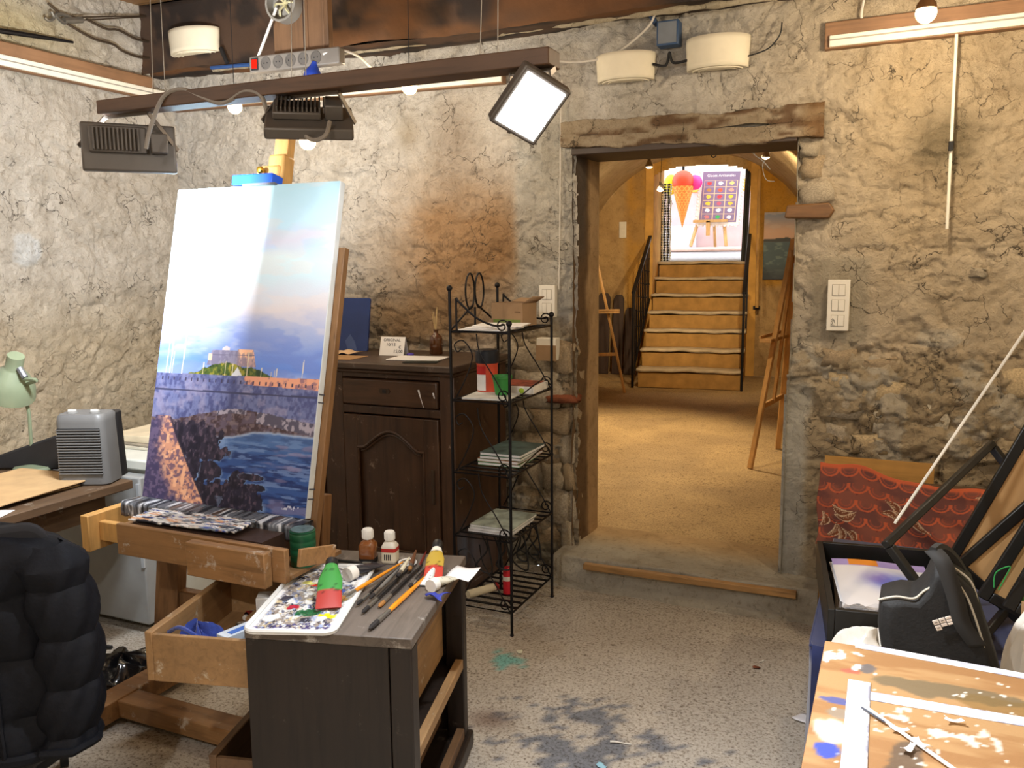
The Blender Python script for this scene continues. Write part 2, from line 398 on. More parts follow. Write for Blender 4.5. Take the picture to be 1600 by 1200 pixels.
reveal('reveal', _rvr, lambda U, V: np.tile(np.array([190., 186., 172.]), (len(U), 1)))
mb = MB().box((BX0, 4.18, 0), (DX0, 4.22, 3.0)).box((DX1, 4.18, 0), (BX1, 4.22, 3.0)).box((DX0, 4.18, DZ), (DX1, 4.22, 3.0))
mb.build('wall_core', mat('core_plaster', (190, 160, 115), .9), wb, smooth=False)
# lintel: a plastered-over timber whose lower edge and right end show
def _lin(U, V):
    X = -1.47+U*1.165; a = V*2*PI
    r = .062*(1+.7*(fbm(X*7, V*5, 5, 90)-.5))
    Z = 2.125-.012*(X+.9)+np.clip(np.sin(a)*1.5, -1, 1)*r+.03*(fbm(X*5, V*2, 4, 91)-.5); Y = YW-.005-np.clip(np.cos(a)*1.5, -1, 1)*.042*(1+.5*(fbm(X*6, V*4, 4, 93)-.5))
    return np.stack([X, Y, Z], 1)
def _linc(U, V):
    n = fbm(U*7, V*14, 5, 95); c = np.tile(np.array([178., 162., 138.]), (len(U), 1))
    c = mixc(c, (104, 78, 56), sstep(.52, .64, n+.22*sstep(.78, .9, U)-.06*sstep(.5, .2, U))*.8); c = mixc(c, (150, 112, 70), sstep(.9, .96, U)*.5)
    return c
lo = grid_obj('door_lintel', 160, 40, _lin, _linc, M_PLAST, wb); lo['label'] = 'worn timber lintel half covered in plaster'
MB().box((-1.42, 3.86, 2.045), (-.41, 4.19, 2.075)).build('lintel_underside', wood('dark_lintel', (66, 52, 42), axis=0), wb, bevel=.004)
# left wall, other walls, ceiling
XLn = 260
def _lpos(U, V):
    Y = -1.55+U*5.55; Z = V*3.02; return np.stack([XL+lump(Y, Z, 30)+.03*sstep(3.5, 3.95, Y), Y, Z], 1)
def _lcol(U, V):
    Y = -1.55+U*5.55; Z = V*3.02; n = fbm(Y*2, Z*2, 5, 35); c = np.tile(np.array([212., 204., 192.]), (len(Y), 1))
    c = mixc(c, (206, 186, 152), sstep(1.6, 1.0, Z)*(.5+.5*n)); c = mixc(c, (196, 178, 128), .7*np.exp(-(((Y-2.9)/.4)**2+((Z-2.7)/.15)**2)))
    c = mixc(c, (222, 222, 220), sstep(.085, .06, np.hypot((Y-2.90)*.9, Z-1.63)+.05*(fbm(Y*20, Z*20, 3, 3)-.5)))
    return c
wl = tag(grid_obj('wall_left', 560, 320, _lpos, _lcol, M_PLAST), 'rough pale plaster wall on the left, above the desk', kind='structure')
wc = mat('plain_plaster', (196, 180, 152), .95, 0, .15, 3)
tag(MB().box((2.25, -1.6, 0), (2.35, 3.95, 3)).build('wall_right', wc, smooth=False), 'plaster wall out of view on the right', kind='structure')
tag(MB().box((-4.0, -1.65, 0), (2.35, -1.55, 3)).build('wall_front', wc, smooth=False), 'plaster wall behind the viewer', kind='structure')
ce = tag(MB().box((-4.0, -1.65, ZC+.03), (2.35, 4.22, ZC+.10)).build('ceiling', wood('ceiling_shadow_wood', (92, 66, 42), axis=0), smooth=False), 'timber board ceiling', kind='structure')
m_cb = wood('ceiling_board', (150, 112, 70), .45, 4, axis=0, wear=.5, wearc=(196, 184, 160))
bd = MB().box((-2.0, -.088, -.015), (2.0, .088, .015)).build('ceiling_board', m_cb, ce, bevel=.004); bd.location = (-2.0, 3.62, ZC+.014)
for k in range(1, 28):
    b2 = bd.copy(); C.objects.link(b2); b2.location = (-2.0+.35*(k % 2), 3.62-.185*k, ZC+.014+.004*(k % 3))
# big dark beam along the top of the back wall
def _bm(U, V):
    X = -3.93+U*6.1; a = V*4; s = np.floor(a) % 4; t = a-np.floor(a)
    y0, y1, z0, z1 = 3.70, 3.93, 2.615, 2.985
    Y = np.where(s == 0, y0+(y1-y0)*t, np.where(s == 1, y1, np.where(s == 2, y1-(y1-y0)*t, y0)))
    Z = np.where(s == 0, z0, np.where(s == 1, z0+(z1-z0)*t, np.where(s == 2, z1, z1-(z1-z0)*t)))
    n = (fbm(X*2.5, V*8, 4, 101)-.5); return np.stack([X, Y+.03*n, Z+.05*n+.02*(fbm(X*1.1, X*0, 2, 5)-.5)], 1)
def _bmc(U, V):
    n = fbm(U*40, V*14, 5, 103); n2 = fbm(U*9, V*6, 4, 104); c = np.tile(np.array([74., 56., 44.]), (len(U), 1))
    c = mixc(c, (44, 36, 32), sstep(.45, .6, n)); c = mixc(c, (122, 80, 44), sstep(.52, .68, n2)*.7); return c
bo = grid_obj('ceiling_beam', 260, 48, _bm, _bmc, attr_mat('old_beam', .75, .8, 40)); tag(bo, 'massive dark old timber beam along the top of the wall', kind='structure')
MB().box((-3.90, 3.72, 2.63), (-3.86, 3.92, 2.97)).build('beam_end', wood('beam_end_wood', (60, 46, 36)), bo)
# crumbly mortar lip under the beam
def _lip(U, V):
    X = -3.5+U*3.0; a = V*PI; r = .016*(fbm(X*12, X*0+2, 4, 111)); return np.stack([X, 3.80-np.sin(a)*r*2.2, 2.63-.02*np.cos(a)-r*.9], 1)
grid_obj('mortar_lip', 200, 8, _lip, lambda U, V: np.tile(np.array([196., 184., 160.]), (len(U), 1)), M_PLAST, wb)

# ---- bare stones in the wall
M_ST = [mat('stone_'+n, c, .9, 0, .3, 18, .8, 45, spec=.2) for n, c in (('grey', (168, 156, 136)), ('brown', (160, 142, 116)), ('pale', (200, 190, 168)), ('ochre', (184, 164, 130)), ('red', (140, 84, 60)))]
_stone_meshes = []
for k in range(6):
    bm = bmesh.new(); bmesh.ops.create_cube(bm, size=1); bmesh.ops.subdivide_edges(bm, edges=bm.edges[:], cuts=2, use_grid_fill=True)
    rr = random.Random(k)
    for v in bm.verts:
        p = v.co; q = p.normalized()*.62; v.co = p*.74+q*.26+Vector((rr.uniform(-.10, .10), rr.uniform(-.09, .09), rr.uniform(-.10, .10)))
    me = bpy.data.meshes.new('stone'); bm.to_mesh(me); bm.free(); me.polygons.foreach_set('use_smooth', [True]*len(me.polygons)); _stone_meshes.append(me)
def stone(x, z, w, h, mi, out=.03, rot=0, k=0):
    me = _stone_meshes[k % 6].copy(); me.materials.append(M_ST[mi]); o = bpy.data.objects.new('stone', me); C.objects.link(o); o.parent = wb
    o.location = (x, YW-out+.036, z); o.scale = (w, .12, h); o.rotation_euler = (0, rot, 0)
rs = random.Random(5); k = 0
z = .10
for row_h in (.15, .17, .13, .16, .12, .18, .15):          # masonry left of the doorway, behind the iron rack
    x = -1.72+rs.uniform(-.05, .03)
    while x < -1.44:
        w = rs.uniform(.09, .30); w = min(w, -1.415-x)
        if w > .05: stone(x+w/2, z+row_h/2, w*1.04, row_h*1.05, rs.choice((0, 1, 1, 0, 1)), rs.uniform(-.012, .012), rs.uniform(-.12, .12), k); k += 1
        x += w
    z += row_h
stone(-1.47, .885, .15, .035, 4, .045, -.03, k)
for x, z, w, h, mi in [(-.21, 1.13, .13, .08, 1), (-.05, 1.10, .16, .07, 1), (-.20, 1.03, .10, .07, 3), (-.02, .99, .17, .09, 3), (.14, 1.02, .13, .09, 0), (-.17, .92, .15, .10, 0), (.02, .87, .16, .10, 2), (.17, .90, .11, .13, 2),
                       (.27, 1.0, .12, .10, 1), (.36, .92, .15, .12, 0), (.30, .80, .17, .11, 0), (.12, .77, .16, .09, 0), (-.06, .77, .15, .09, 3), (-.2, .80, .11, .08, 0), (.48, 1.05, .14, .12, 3), (.5, .86, .14, .12, 1),
                       (-.35, 1.94, .09, .10, 1), (-.33, 1.83, .13, .09, 0), (-.36, 2.01, .08, .06, 0), (.296, 1.49, .065, .042, 0), (.16, 1.215, .05, .022, 0)]:
    k += 1; stone(x, z, w, h, mi, rs.uniform(-.008, .006), rs.uniform(-.2, .2), k)
MB().prism([(-.13, -.028), (.05, -.034), (.07, 0), (.05, .03), (-.12, .026)], -.03, .04, frame_M((-.32, YW-.01, 1.755), (1, 0, 0), (0, 0, 1))).build('timber_plug', wood('plug_wood', (120, 84, 48), axis=0), wb, bevel=.006)

# ---- raised doorstep with its wooden edging
def _step(U, V):
    X = -1.46+U*1.22; f = np.clip(V*2, 0, 1); t = np.clip(V*2-1, 0, 1)
    Y = 3.72+.0*X-.03*(1-f)*1.5+t*.52; Z = f*.138+.0*X; n = fbm(X*6, V*5, 4, 120)-.5
    return np.stack([X, Y+.035*n*(t < .02), Z+.008*n], 1)
so = grid_obj('floor_step', 120, 40, _step, lambda U, V: mixc(np.tile(np.array([166., 160., 146.]), (len(U), 1)), (186, 158, 118), sstep(.62, .95, V)), M_PLAST2)
tag(so, 'low concrete step up into the doorway', kind='structure')
tp = MB().bar((-1.285, 3.672, .122), (-.325, 3.690, .122), .035, .028).build('trim_1', wood('step_wood', (168, 128, 78), axis=0), bevel=.003)
tag(tp, 'thin wooden batten along the doorstep edge', kind='structure')

# ---- passage behind the doorway: vaulted room, in a frame turned 7 degrees
A7 = R(7); PO = Vector((-2.61, 9.28, .14))
def pas(x, y, z=0):
    return PO+Vector((x*math.cos(A7)-y*math.sin(A7), x*math.sin(A7)+y*math.cos(A7), z))
ZP = .14
pf = grid_obj('floor_passage', 120, 200, lambda U, V: np.stack([-5+U*6, 4.15+V*7.2, ZP-.004+.008*(fbm(U*20, V*24, 3, 6)-.5)], 1),
              lambda U, V: mixc(np.tile(np.array([196., 168., 122.]), (len(U), 1)), (176, 150, 110), sstep(.4, .7, fbm(U*12, V*14, 5, 7))), speckle_floor('passage_concrete'))
tag(pf, 'worn concrete floor of the vaulted passage', kind='structure')
YE, XC, RV, ZV = 1.25, .52, 1.42, 1.30    # end wall, vault axis, radius, spring height (passage frame)
def _vault(U, V):
    out = np.empty((len(U), 3)); t = V*2.2-.6     # V: left wall foot -> over the arch -> right wall foot
    y = -6.2+U*(YE+6.2)
    for i, (a, yy) in enumerate(zip(t, y)):
        if a < 0: x, z = XC-RV, ZV*(1+a/.6)
        elif a > 1: x, z = XC+RV, ZV*(1-(a-1)/.6)
        else: x, z = XC-RV*math.cos(PI*a), ZV+RV*math.sin(PI*a)*.985
        out[i] = pas(x, yy, z)
    n = (fbm(U*14, V*9, 4, 130)-.5)*.05; out[:, 1] = np.maximum(out[:, 1], 4.215); out[:, 2] += n*((V > .25) & (V < .75)); out[:, 0] += n
    return out
vo = grid_obj('wall_passage', 90, 90, _vault, lambda U, V: mixc(mixc(np.tile(np.array([206., 184., 146.]), (len(U), 1)), (192, 166, 126), sstep(.4, .7, fbm(U*9, V*7, 4, 131))), (186, 156, 110), sstep(.3, .22, V)), M_PLAST2)
tag(vo, 'barrel-vaulted plaster walls of the passage', kind='structure')
# end wall with the arched stair opening
SX0, SX1 = -.02, 1.13
def _end(U, V):
    x = XC-1.6+U*3.2; z = V*2.9; out = np.array([pas(a, YE+.02*(f-.5), b) for a, b, f in zip(x, z, fbm(x*4, z*4, 3, 140))]); return out
def _endk(u, v):
    x = XC-1.6+u*3.2; z = v*2.9; top = 2.40+.16*np.sqrt(np.clip(1-((x-.56)/.60)**2, 0, 1)); return ~((x > SX0-.02) & (x < SX1+.02) & (z < top))
def _endc(U, V):
    x = XC-1.6+U*3.2; z = V*2.9; n = fbm(x*3, z*3, 4, 141); c = np.tile(np.array([192., 160., 112.]), (len(x), 1))
    c = mixc(c, (202, 146, 52), sstep(1.0, 1.2, x)*sstep(1.05, 1.15, z)*(.5+.6*n)); c = mixc(c, (196, 146, 66), sstep(.32, .2, np.abs(x+.1))*.8)
    c = mixc(c, (166, 134, 92), sstep(.45, .7, fbm(x*5, z*4, 4, 143))*.6); return c
eo = grid_obj('wall_passage_end', 150, 140, _end, _endc, M_PLAST2, keep=_endk); tag(eo, 'ochre plaster end wall round the stair opening', kind='structure')
m_och = mat('ochre_plaster', (206, 158, 82), .85, 0, .2, 5, .3)
for x, w, sd in ((SX0-.10, .10, 'left'), (SX1, .10, 'right')):
    p = [pas(x, YE-.02), pas(x+w, YE-.02), pas(x+w, 2.25), pas(x, 2.25)]
    mb = MB().add([tuple(q) for q in p]+[tuple(q+Vector((0, 0, 3.0))) for q in p], [(3,2,1,0),(4,5,6,7),(0,1,5,4),(1,2,6,5),(2,3,7,6),(3,0,4,7)])
    tag(mb.build('wall_stairwell_'+sd, m_och, smooth=False), 'ochre %s side wall of the stairwell' % sd, kind='structure')
mb = MB(); p = [pas(-.3, YE+.03, 2.62), pas(1.4, YE+.03, 2.62), pas(1.4, 2.1, 2.66), pas(-.3, 2.1, 2.66)]
mb.add([tuple(q) for q in p]+[tuple(q+Vector((0, 0, .2))) for q in p], [(3,2,1,0),(4,5,6,7),(0,1,5,4),(1,2,6,5),(2,3,7,6),(3,0,4,7)])
tag(mb.build('ceiling_stairwell', m_och, smooth=False), 'low soffit over the stair', kind='structure')
# closed shell outside the vault so that daylight only comes down the stair
mb = MB()
p = [pas(-4, 2.25, -.2), pas(SX0-.1, 2.25, -.2), pas(SX0-.1, 2.25, 4.5), pas(-4, 2.25, 4.5)]; mb.add(p, [(0, 1, 2, 3)])
p = [pas(SX1+.1, 2.25, -.2), pas(5, 2.25, -.2), pas(5, 2.25, 4.5), pas(SX1+.1, 2.25, 4.5)]; mb.add(p, [(0, 1, 2, 3)])
p = [pas(SX0-.1, 2.25, 2.66), pas(SX1+.1, 2.25, 2.66), pas(SX1+.1, 2.25, 4.5), pas(SX0-.1, 2.25, 4.5)]; mb.add(p, [(0, 1, 2, 3)])
p = [pas(-4, -7, 3.3), pas(5, -7, 3.3), pas(5, 2.25, 3.3), pas(-4, 2.25, 3.3)]; mb.add(p, [(0, 1, 2, 3)])
p = [pas(-4, -7, -.2), pas(-4, 2.25, -.2), pas(-4, 2.25, 3.3), pas(-4, -7, 3.3)]; mb.add(p, [(0, 1, 2, 3)])
p = [pas(5, -7, -.2), pas(5, 2.25, -.2), pas(5, 2.25, 3.3), pas(5, -7, 3.3)]; mb.add(p, [(0, 1, 2, 3)])
tag(mb.build('wall_outer', mat('street_front', (210, 190, 160), .9), solid=.05, smooth=False), 'outer shell of the house round the passage', kind='structure')
# ================================================================== passage and street
m_ri = mat('ochre_riser', (178, 136, 74), .8, 0, .25, 7, .3); m_tr = mat('worn_tread', (196, 178, 150), .75, 0, .2, 9, .3)
st = thing('staircase', 'worn stone staircase with ochre risers climbing to the street', 'staircase', PO, A7)
RH, TD = .198, .285
for i in range(7):
    y = i*TD; z = i*RH; x1 = 1.13
    MB().box((0, y, 0), (x1, y+TD+.04, z+RH-.028)).build('riser', m_ri, st, bevel=.004)
    def tread(u, v, y=y, z=z, x1=x1, i=i):
        return (-.02+u*(x1+.035), y-.022+v*(TD+.03), z+RH-.004*math.sin(u*9+i)-.004*math.sin(u*23+2*i)*(1-v))
    MB().sheet(tread, 24, 3).build('tread', m_tr, st, solid=.03)
# handrails
def handrail(x, label, full):
    h = thing('stair_handrail', label, 'handrail', pas(x, -.04), A7)
    z0 = 1.06
    MB().bar((0, 0, 0), (0, 0, z0), .028, .028).build('newel_post', M_IRON, h, bevel=.003)
    MB().bar((0, 0, z0), (0, 1.86, z0+.95), .045, .03).build('top_rail', M_IRON, h, bevel=.006)
    if full:
        MB().bar((0, 0, .16), (0, 1.86, 1.30), .025, .012).build('bottom_rail', M_IRON, h)
        for k in range(1, 14):
            y = k*1.86/14; mb = MB().tube([(0, y, .16+y*.613), (0, y, z0+y*.51)], .008, 6)
            if k % 2:
                for q in (.3, .5, .7): mb.sphere((0, y, .16+y*.613+q*(z0-.16-y*.1)), .014, 6)
            mb.build('baluster', M_IRON, h)
    else:
        MB().bar((0, 1.86, 1.25), (0, 1.86, z0+.95), .028, .028).build('upper_post', M_IRON, h)
        MB().bar((.0, .9, .55), (.0, .9, z0+.46), .022, .022).build('middle_post', M_IRON, h)
    return h
handrail(-.055, 'black iron handrail with balusters left of the stairs', True)
handrail(1.135, 'plain black iron handrail right of the stairs', False)
# wooden pole standing by the right handrail
p0 = pas(1.25, 1.0); po = thing('wooden_pole', 'pale wooden pole leaning beside the right handrail of the stairs', 'pole', p0, A7)
MB().tube([(0, 0, .85), (-.02, .17, 2.35)], .02, 8).build('shaft', wood('pole_wood', (208, 162, 92)), po)
MB().tube([(-.02, .17, 2.34), (-.02, .185, 2.47)], [.024, .018], 8).build('cap', wood('pole_wood', (208, 162, 92)), po)
MB().box((-.05, .215, .82), (.03, .245, .86)).build('wall_bracket', M_IRON, po)
# seascape hung on the end wall
def sea2(U, V):
    n = fbm(U*4, V*14, 4, 201); c = np.tile(np.array([120., 128., 150.]), (len(U), 1))
    c = mixc(c, (205, 165, 140), sstep(1.0, .7, V)*sstep(.5, .62, V)); c = mixc(c, (190, 170, 160), sstep(.5, .7, n)*(V > .6)*.5)
    c = mixc(c, (62, 84, 92), sstep(.58, .55, V)); c = mixc(c, (104, 124, 122), sstep(.55, .7, fbm(U*5, V*30, 4, 203))*(V < .55)*.8)
    c = mixc(c, (34, 38, 44), sstep(.3, .0, V)*.7); hill = .60+.035*fbm(U*7, U*0, 3, 204)*sstep(.0, .3, U)
    c = mixc(c, (44, 46, 46), ((V < hill) & (V > .565)).astype(float)); return c
pp = thing('seascape_painting', 'small seascape canvas hung on the ochre wall beyond the doorway', 'painting', pas(1.30, YE-.02, 1.18), A7)
MB().box((0, -.02, 0), (.44, .02, .79)).build('canvas', mat('canvas_edge', (150, 140, 130), .8), pp)
grid_obj('painted_face', 60, 90, lambda U, V: np.stack([U*.44, -.0215+0*U, V*.79], 1), sea2, attr_mat('oil_paint_b', .5), pp)
# light switch, dark boards
sw = thing('wall_switch', 'small double light switch on the end wall of the passage', 'switch', pas(-.40, YE-.012, 1.70), A7)
MB().box((-.045, -.012, 0), (.045, .012, .20)).build('plate', M_WHITE, sw, bevel=.004)
for zz in (.02, .11): MB().box((-.03, -.018, zz), (.03, -.01, zz+.07)).build('rocker', M_WHITE, sw, bevel=.003)
mdk = wood('dark_board', (66, 46, 36), .6)
for i, (x, w, h, nm) in enumerate([(-.62, .16, 1.02, 'leftmost dark brown board leaning beyond the pale easel'), (-.43, .13, 1.0, 'middle dark brown board leaning near the handrail'), (-.27, .15, .84, 'dark brown board leaning closest to the handrail')]):
    b_ = MB(); t = R(8)
    M = frame_M((0, 0, 0), (1, 0, 0), (0, math.sin(t), math.cos(t)))
    b_.prism([(-w/2, 0), (w/2, 0), (w/2, h-.05), (w*.3, h), (-w*.3, h), (-w/2, h-.05)], -.012, .012, M)
    o = b_.build('leaning_board', mdk, bevel=.003); o.location = pas(x, YE-.20, .002); o.rotation_euler = (0, 0, A7); tag(o, nm, 'board', 'dark boards leaning in the passage')
# display easels
m_pe = wood('pale_easel_wood', (214, 166, 104), .75, 6, 2, .55)
def tripod(label, loc, rz):
    e = thing('display_easel', label, 'easel', loc, rz)
    for s in (-1, 1): MB().bar((s*.36, 0, .0), (s*.05, .16, 1.55), .038, .022).build('front_leg', m_pe, e, bevel=.003)
    MB().bar((0, .62, .0), (0, .17, 1.50), .036, .022).build('rear_leg', m_pe, e, bevel=.003)
    MB().bar((-.28, .045, .42), (.28, .045, .42), .02, .035).build('lower_crossbar', m_pe, e, bevel=.003)
    MB().bar((0, .05, .42), (0, .17, 1.62), .036, .02).build('centre_mast', m_pe, e, bevel=.003)
    MB().box((-.30, .02, .86), (.30, .10, .885)).build('ledge', m_pe, e, bevel=.003)
    MB().box((-.30, .015, .885), (.30, .03, .905)).build('ledge_lip', m_pe, e, bevel=.002)
    MB().bar((-.1, .15, 1.45), (.1, .15, 1.45), .02, .05).build('head_bar', m_pe, e, bevel=.003)
    return e
tripod('pale wooden display easel on the left in the passage', (-2.93, 8.62, ZP), R(30))
tripod('pale wooden display easel half hidden by the right door jamb', (-.80, 6.20, ZP), R(-97.7))
# small spots and hooks on the vault
for p, lab in (((-1.895, 7, 2.345), 'lit spotlight hanging left under the passage vault'), ((-2.054, 8, 2.236), 'lit spotlight hanging beside the bead curtain'), ((-.969, 7, 2.367), 'lit spotlight hanging by the right door jamb'), ((-1.3, 5.0, 2.46), 'unseen fill spotlight added just behind the lintel, under the passage vault')):  # last one is a fixture added for the unseen fill spot
    t_ = thing('passage_spotlight', lab, 'lamp', p, 0, 'spotlights in the passage')
    MB().lathe([(.012, .05), (.015, .02), (.032, -.02), (.034, -.03)], n=12).build('reflector', mat('spot_metal', (190, 180, 165), .3, .7), t_)
    MB().sphere((0, 0, -.028), .028, 10, (1, 1, .6)).build('bulb', emis('halogen_glow', (255, 226, 176), 9), t_)
    MB().tube([(0, 0, .05), (.01, 0, .36)], .0025, 5).build('wire', M_BLACK, t_)
hk = MB().tube(spline([(-.025, 0, .09), (-.028, 0, .03), (0, 0, 0), (.028, 0, .03), (.025, 0, .09)], 5), .006, 6).build('iron_hook', M_IRON); hk.location = at_y(1115, 246, 8); tag(hk, 'small iron hook hanging from the vault above the stairs', 'hook')
tw = MB().tube(spline([(0, 0, .25), (.02, 0, .12), (.10, 0, .05), (.16, 0, -.02)], 4), .004, 5).tube(spline([(.16, 0, .24), (.15, 0, .1), (.10, 0, .02), (.13, 0, -.1), (.2, 0, -.12)], 4), .003, 5).build('loose_wire', M_BLACK); tw.location = at_y(1172, 262, 7.4); tag(tw, 'loose twisted wires hanging from the vault near the pole', 'wire')
# curtain of beads and folded black shutter at the top of the stairs
bc = thing('bead_curtain', 'black and white bead strings gathered left of the stair top', 'curtain', pas(-.01, 2.0, 1.40), A7)
m_bw = mat('white_bead', (222, 222, 216), .3); 
for k in range(6):
    x, y = -.01+.023*k, .03*(k % 2)
    MB().tube([(x, y, 1.02), (x, y, .0)], .004, 5).build('string', M_BLACK, bc)
    mb = MB()
    for q in range(30): mb.sphere((x+.004*math.sin(q+k), y, .015+q*.034), .0155, 6, (1, 1, 1.25))
    mb.build('beads', m_bw if k % 2 else M_BLACK, bc)
sh = thing('folded_shutter', 'folded black metal shutter right of the stair top', 'shutter', pas(1.03, 1.95, 1.39), A7)
for k in range(2): MB().bar((.035*k, .03*k, 0), (.035*k+.03, .03*k, 1.22), .035, .05, (0, 1, 0)).build('leaf', M_BLACK, sh, bevel=.004)
for zz in (.28, .95): MB().box((.04, .0, zz), (.11, .03, zz+.03)).build('hinge', M_IRON, sh)
# street
ZS = ZP+7*RH
m_pav = mat('street_asphalt', (176, 176, 182), .9, 0, .15, 20, .5)
sl = MB(); p = [pas(-4.0, 1.98, 7*RH-.01), pas(5.0, 1.98, 7*RH-.01), pas(5, 4.4, 7*RH+.13), pas(-4, 4.4, 7*RH+.13)]
sl.add(p, [(0, 1, 2, 3)]); tag(sl.build('floor_street', m_pav, solid=.06), 'sunlit sloping street above the stairs', kind='structure')
sl = MB(); p = [pas(-4, 4.4, 7*RH+.13), pas(5, 4.4, 7*RH+.13), pas(5, 5.6, 7*RH+.22), pas(-4, 5.6, 7*RH+.22)]
sl.add(p, [(0, 1, 2, 3)]); sl.add([q+Vector((0, 0, .05)) for q in p], [(0, 1, 2, 3)]); tag(sl.build('floor_pavement', mat('pink_pavement', (206, 178, 170), .9), solid=.03), 'pinkish pavement across the street', kind='structure')
fa = thing('street_facade', 'pink plastered house front across the street seen through the stair opening', 'facade', pas(0, 5.2, 7*RH), A7)
MB().box((-4, 0, 0), (5, .2, 1.15)).build('lower_wall', mat('facade_pink', (206, 184, 186), .9, 0, .1, 4), fa)
MB().box((-4, -.015, 1.15), (5, .2, 1.34)).build('ochre_band', mat('facade_ochre', (232, 172, 80), .9), fa)
MB().box((-4, 0, 1.34), (5, .2, 4.5)).build('upper_wall', mat('facade_cream', (244, 236, 222), .9), fa)
MB().box((.45, -.03, 1.75), (.95, .0, 1.95)).build('pink_sign', mat('sign_pink', (226, 150, 150), .8), fa)
bx = thing('utility_box', 'pale metal utility box against the pink house front', 'box', pas(-.42, 5.0, 7*RH+.20), A7)
MB().box((0, 0, 0), (.58, .18, .40)).build('body', mat('pale_metal', (206, 210, 224), .5), bx, bevel=.01)
MB().box((.04, -.012, .03), (.54, .0, .37)).build('lid', mat('pale_metal', (206, 210, 224), .5), bx, bevel=.006)
# ice cream cone
P = at_y(1066, 356, 13.2); ic = thing('ice_cream_cone_sign', 'giant orange waffle cone sign with coloured scoops outside', 'sign', P, A7)
def cone(u, v): a = u*2*PI; r = .004+.158*v; return (math.cos(a)*r, math.sin(a)*r, v*.62)
def conec(U, V):
    g = np.maximum(np.abs(((U*12+V*7) % 1)-.5), np.abs(((U*12-V*7) % 1)-.5)); return mixc(np.tile(np.array([232., 120., 48.]), (len(U), 1)), (250, 196, 96), sstep(.40, .47, g))
grid_obj('waffle_cone', 72, 60, lambda U, V: np.array([cone(a, b) for a, b in zip(U, V)]), conec, attr_mat('waffle', .6), ic)
MB().sphere((0, -.02, .70), .165, 20, (1, 1, .98)).build('red_scoop', mat('scoop_red', (236, 70, 40), .45), ic)
MB().sphere((-.19, .05, .66), .12, 16, (.9, .8, 1.3)).build('yellow_scoop', mat('scoop_yellow', (240, 226, 30), .45), ic)
MB().sphere((.17, .06, .68), .115, 16).build('pink_scoop', mat('scoop_pink', (232, 50, 140), .45), ic)
MB().tube([(-.02, .2, .45), (-.02, .2, 1.0)], .02, 8).build('hanger', M_IRON, ic)
MB().lathe([(.05, 0), (.02, .07), (.012, .12)], Matrix.Translation((-.2, 0, .36)), 10).build('bell', mat('old_bronze', (70, 60, 40), .4, .5), ic)
# menu board on a wooden easel
q = [at_y(*a, 13.3) for a in ((1092, 347), (1150, 347), (1160, 264), (1106, 266))]
xv = (q[1]-q[0]); yv = (q[3]-q[0]); mw, mh = xv.length, yv.length
me_ = thing('menu_board', 'purple ice cream menu board in a frilled white frame on an easel', 'menu board', (q[0].x, 13.3, ZS+.26))
MM = frame_M(q[0]-Vector((q[0].x, 13.3, ZS+.26)), xv, Vector((yv.x, .16, yv.z)))
def menuc(U, V):
    c = np.tile(np.array([128., 108., 140.]), (len(U), 1)); cu, cv = (U-.05)/.9*3, (V-.03)/.80*6
    fu, fv = cu % 1, cv % 1; k = (np.floor(cu)+3*np.floor(cv)).astype(int) % 18; inside = (cu > 0) & (cu < 3) & (cv > 0) & (cv < 6)
    pal = np.array([(196, 120, 124), (60, 170, 90), (230, 226, 236), (240, 240, 240), (220, 224, 230), (236, 236, 240), (238, 196, 60), (186, 90, 110), (240, 180, 60), (240, 196, 70), (220, 60, 70), (238, 190, 60), (180, 130, 70), (226, 90, 60), (230, 150, 130), (214, 60, 60), (236, 236, 240), (222, 190, 120)], float)
    d = np.hypot((fu-.5)*1.2, fv-.55)+.16*fbm(U*40, V*60, 2, 211); blob = inside & (d < .34)
    c = np.where(blob[:, None], pal[k], c); line = inside & ((np.minimum(fu, 1-fu) < .035) | (np.minimum(fv, 1-fv) < .05)); c = np.where(line[:, None], np.array([226., 190., 150.]), c)
    return c
MB(MM).box((-.045, -.045, -.03), (mw+.045, mh+.045, -.003)).build('frame', mat('frame_white', (236, 226, 222), .7), me_, bevel=.006)
mb = MB(MM)
for k in range(16): mb.sphere((-.05, k*mh/15, -.01), .025, 6); mb.sphere((mw+.05, k*mh/15, -.01), .025, 6)
for k in range(11): mb.sphere((k*mw/10, -.05, -.01), .025, 6)
mb.build('frilled_edge', mat('frame_white', (236, 226, 222), .7), me_)
o = grid_obj('menu_face', 120, 200, lambda U, V: np.stack([U*mw, V*mh, .0*U], 1), menuc, attr_mat('menu_print', .6), me_); o.matrix_local = MM
def text(body, size, m, parent, M, name='lettering', align='LEFT'):
    cu = bpy.data.curves.new(name, 'FONT'); cu.body = body; cu.size = size; cu.extrude = .0004; cu.align_x = align
    t = bpy.data.objects.new(name, cu); C.objects.link(t); bpy.context.view_layer.update()
    me = bpy.data.meshes.new_from_object(t.evaluated_get(bpy.context.evaluated_depsgraph_get())); bpy.data.objects.remove(t)
    o = bpy.data.objects.new(name, me); C.objects.link(o); me.materials.append(m); o.parent = parent; o.matrix_local = M; return o
text('Glaces Artisanales', .058, mat('chalk', (240, 236, 240), .8), me_, MM @ Matrix.Translation((mw/2, mh*.90, .002)), align='CENTER')
for s in (-1, 1): MB().bar((mw/2+s*.27-.12, -.05, -.02), (mw/2+s*.14-.1, .16, .66), .045, .03).build('easel_leg', m_pe, me_)
MB().bar((mw/2-.1, .4, -.02), (mw/2-.1, .16, .7), .04, .03).build('easel_leg', m_pe, me_)
MB().bar((mw/2-.36, -.03, .36), (mw/2+.16, -.03, .36), .04, .04).build('easel_shelf', m_pe, me_)
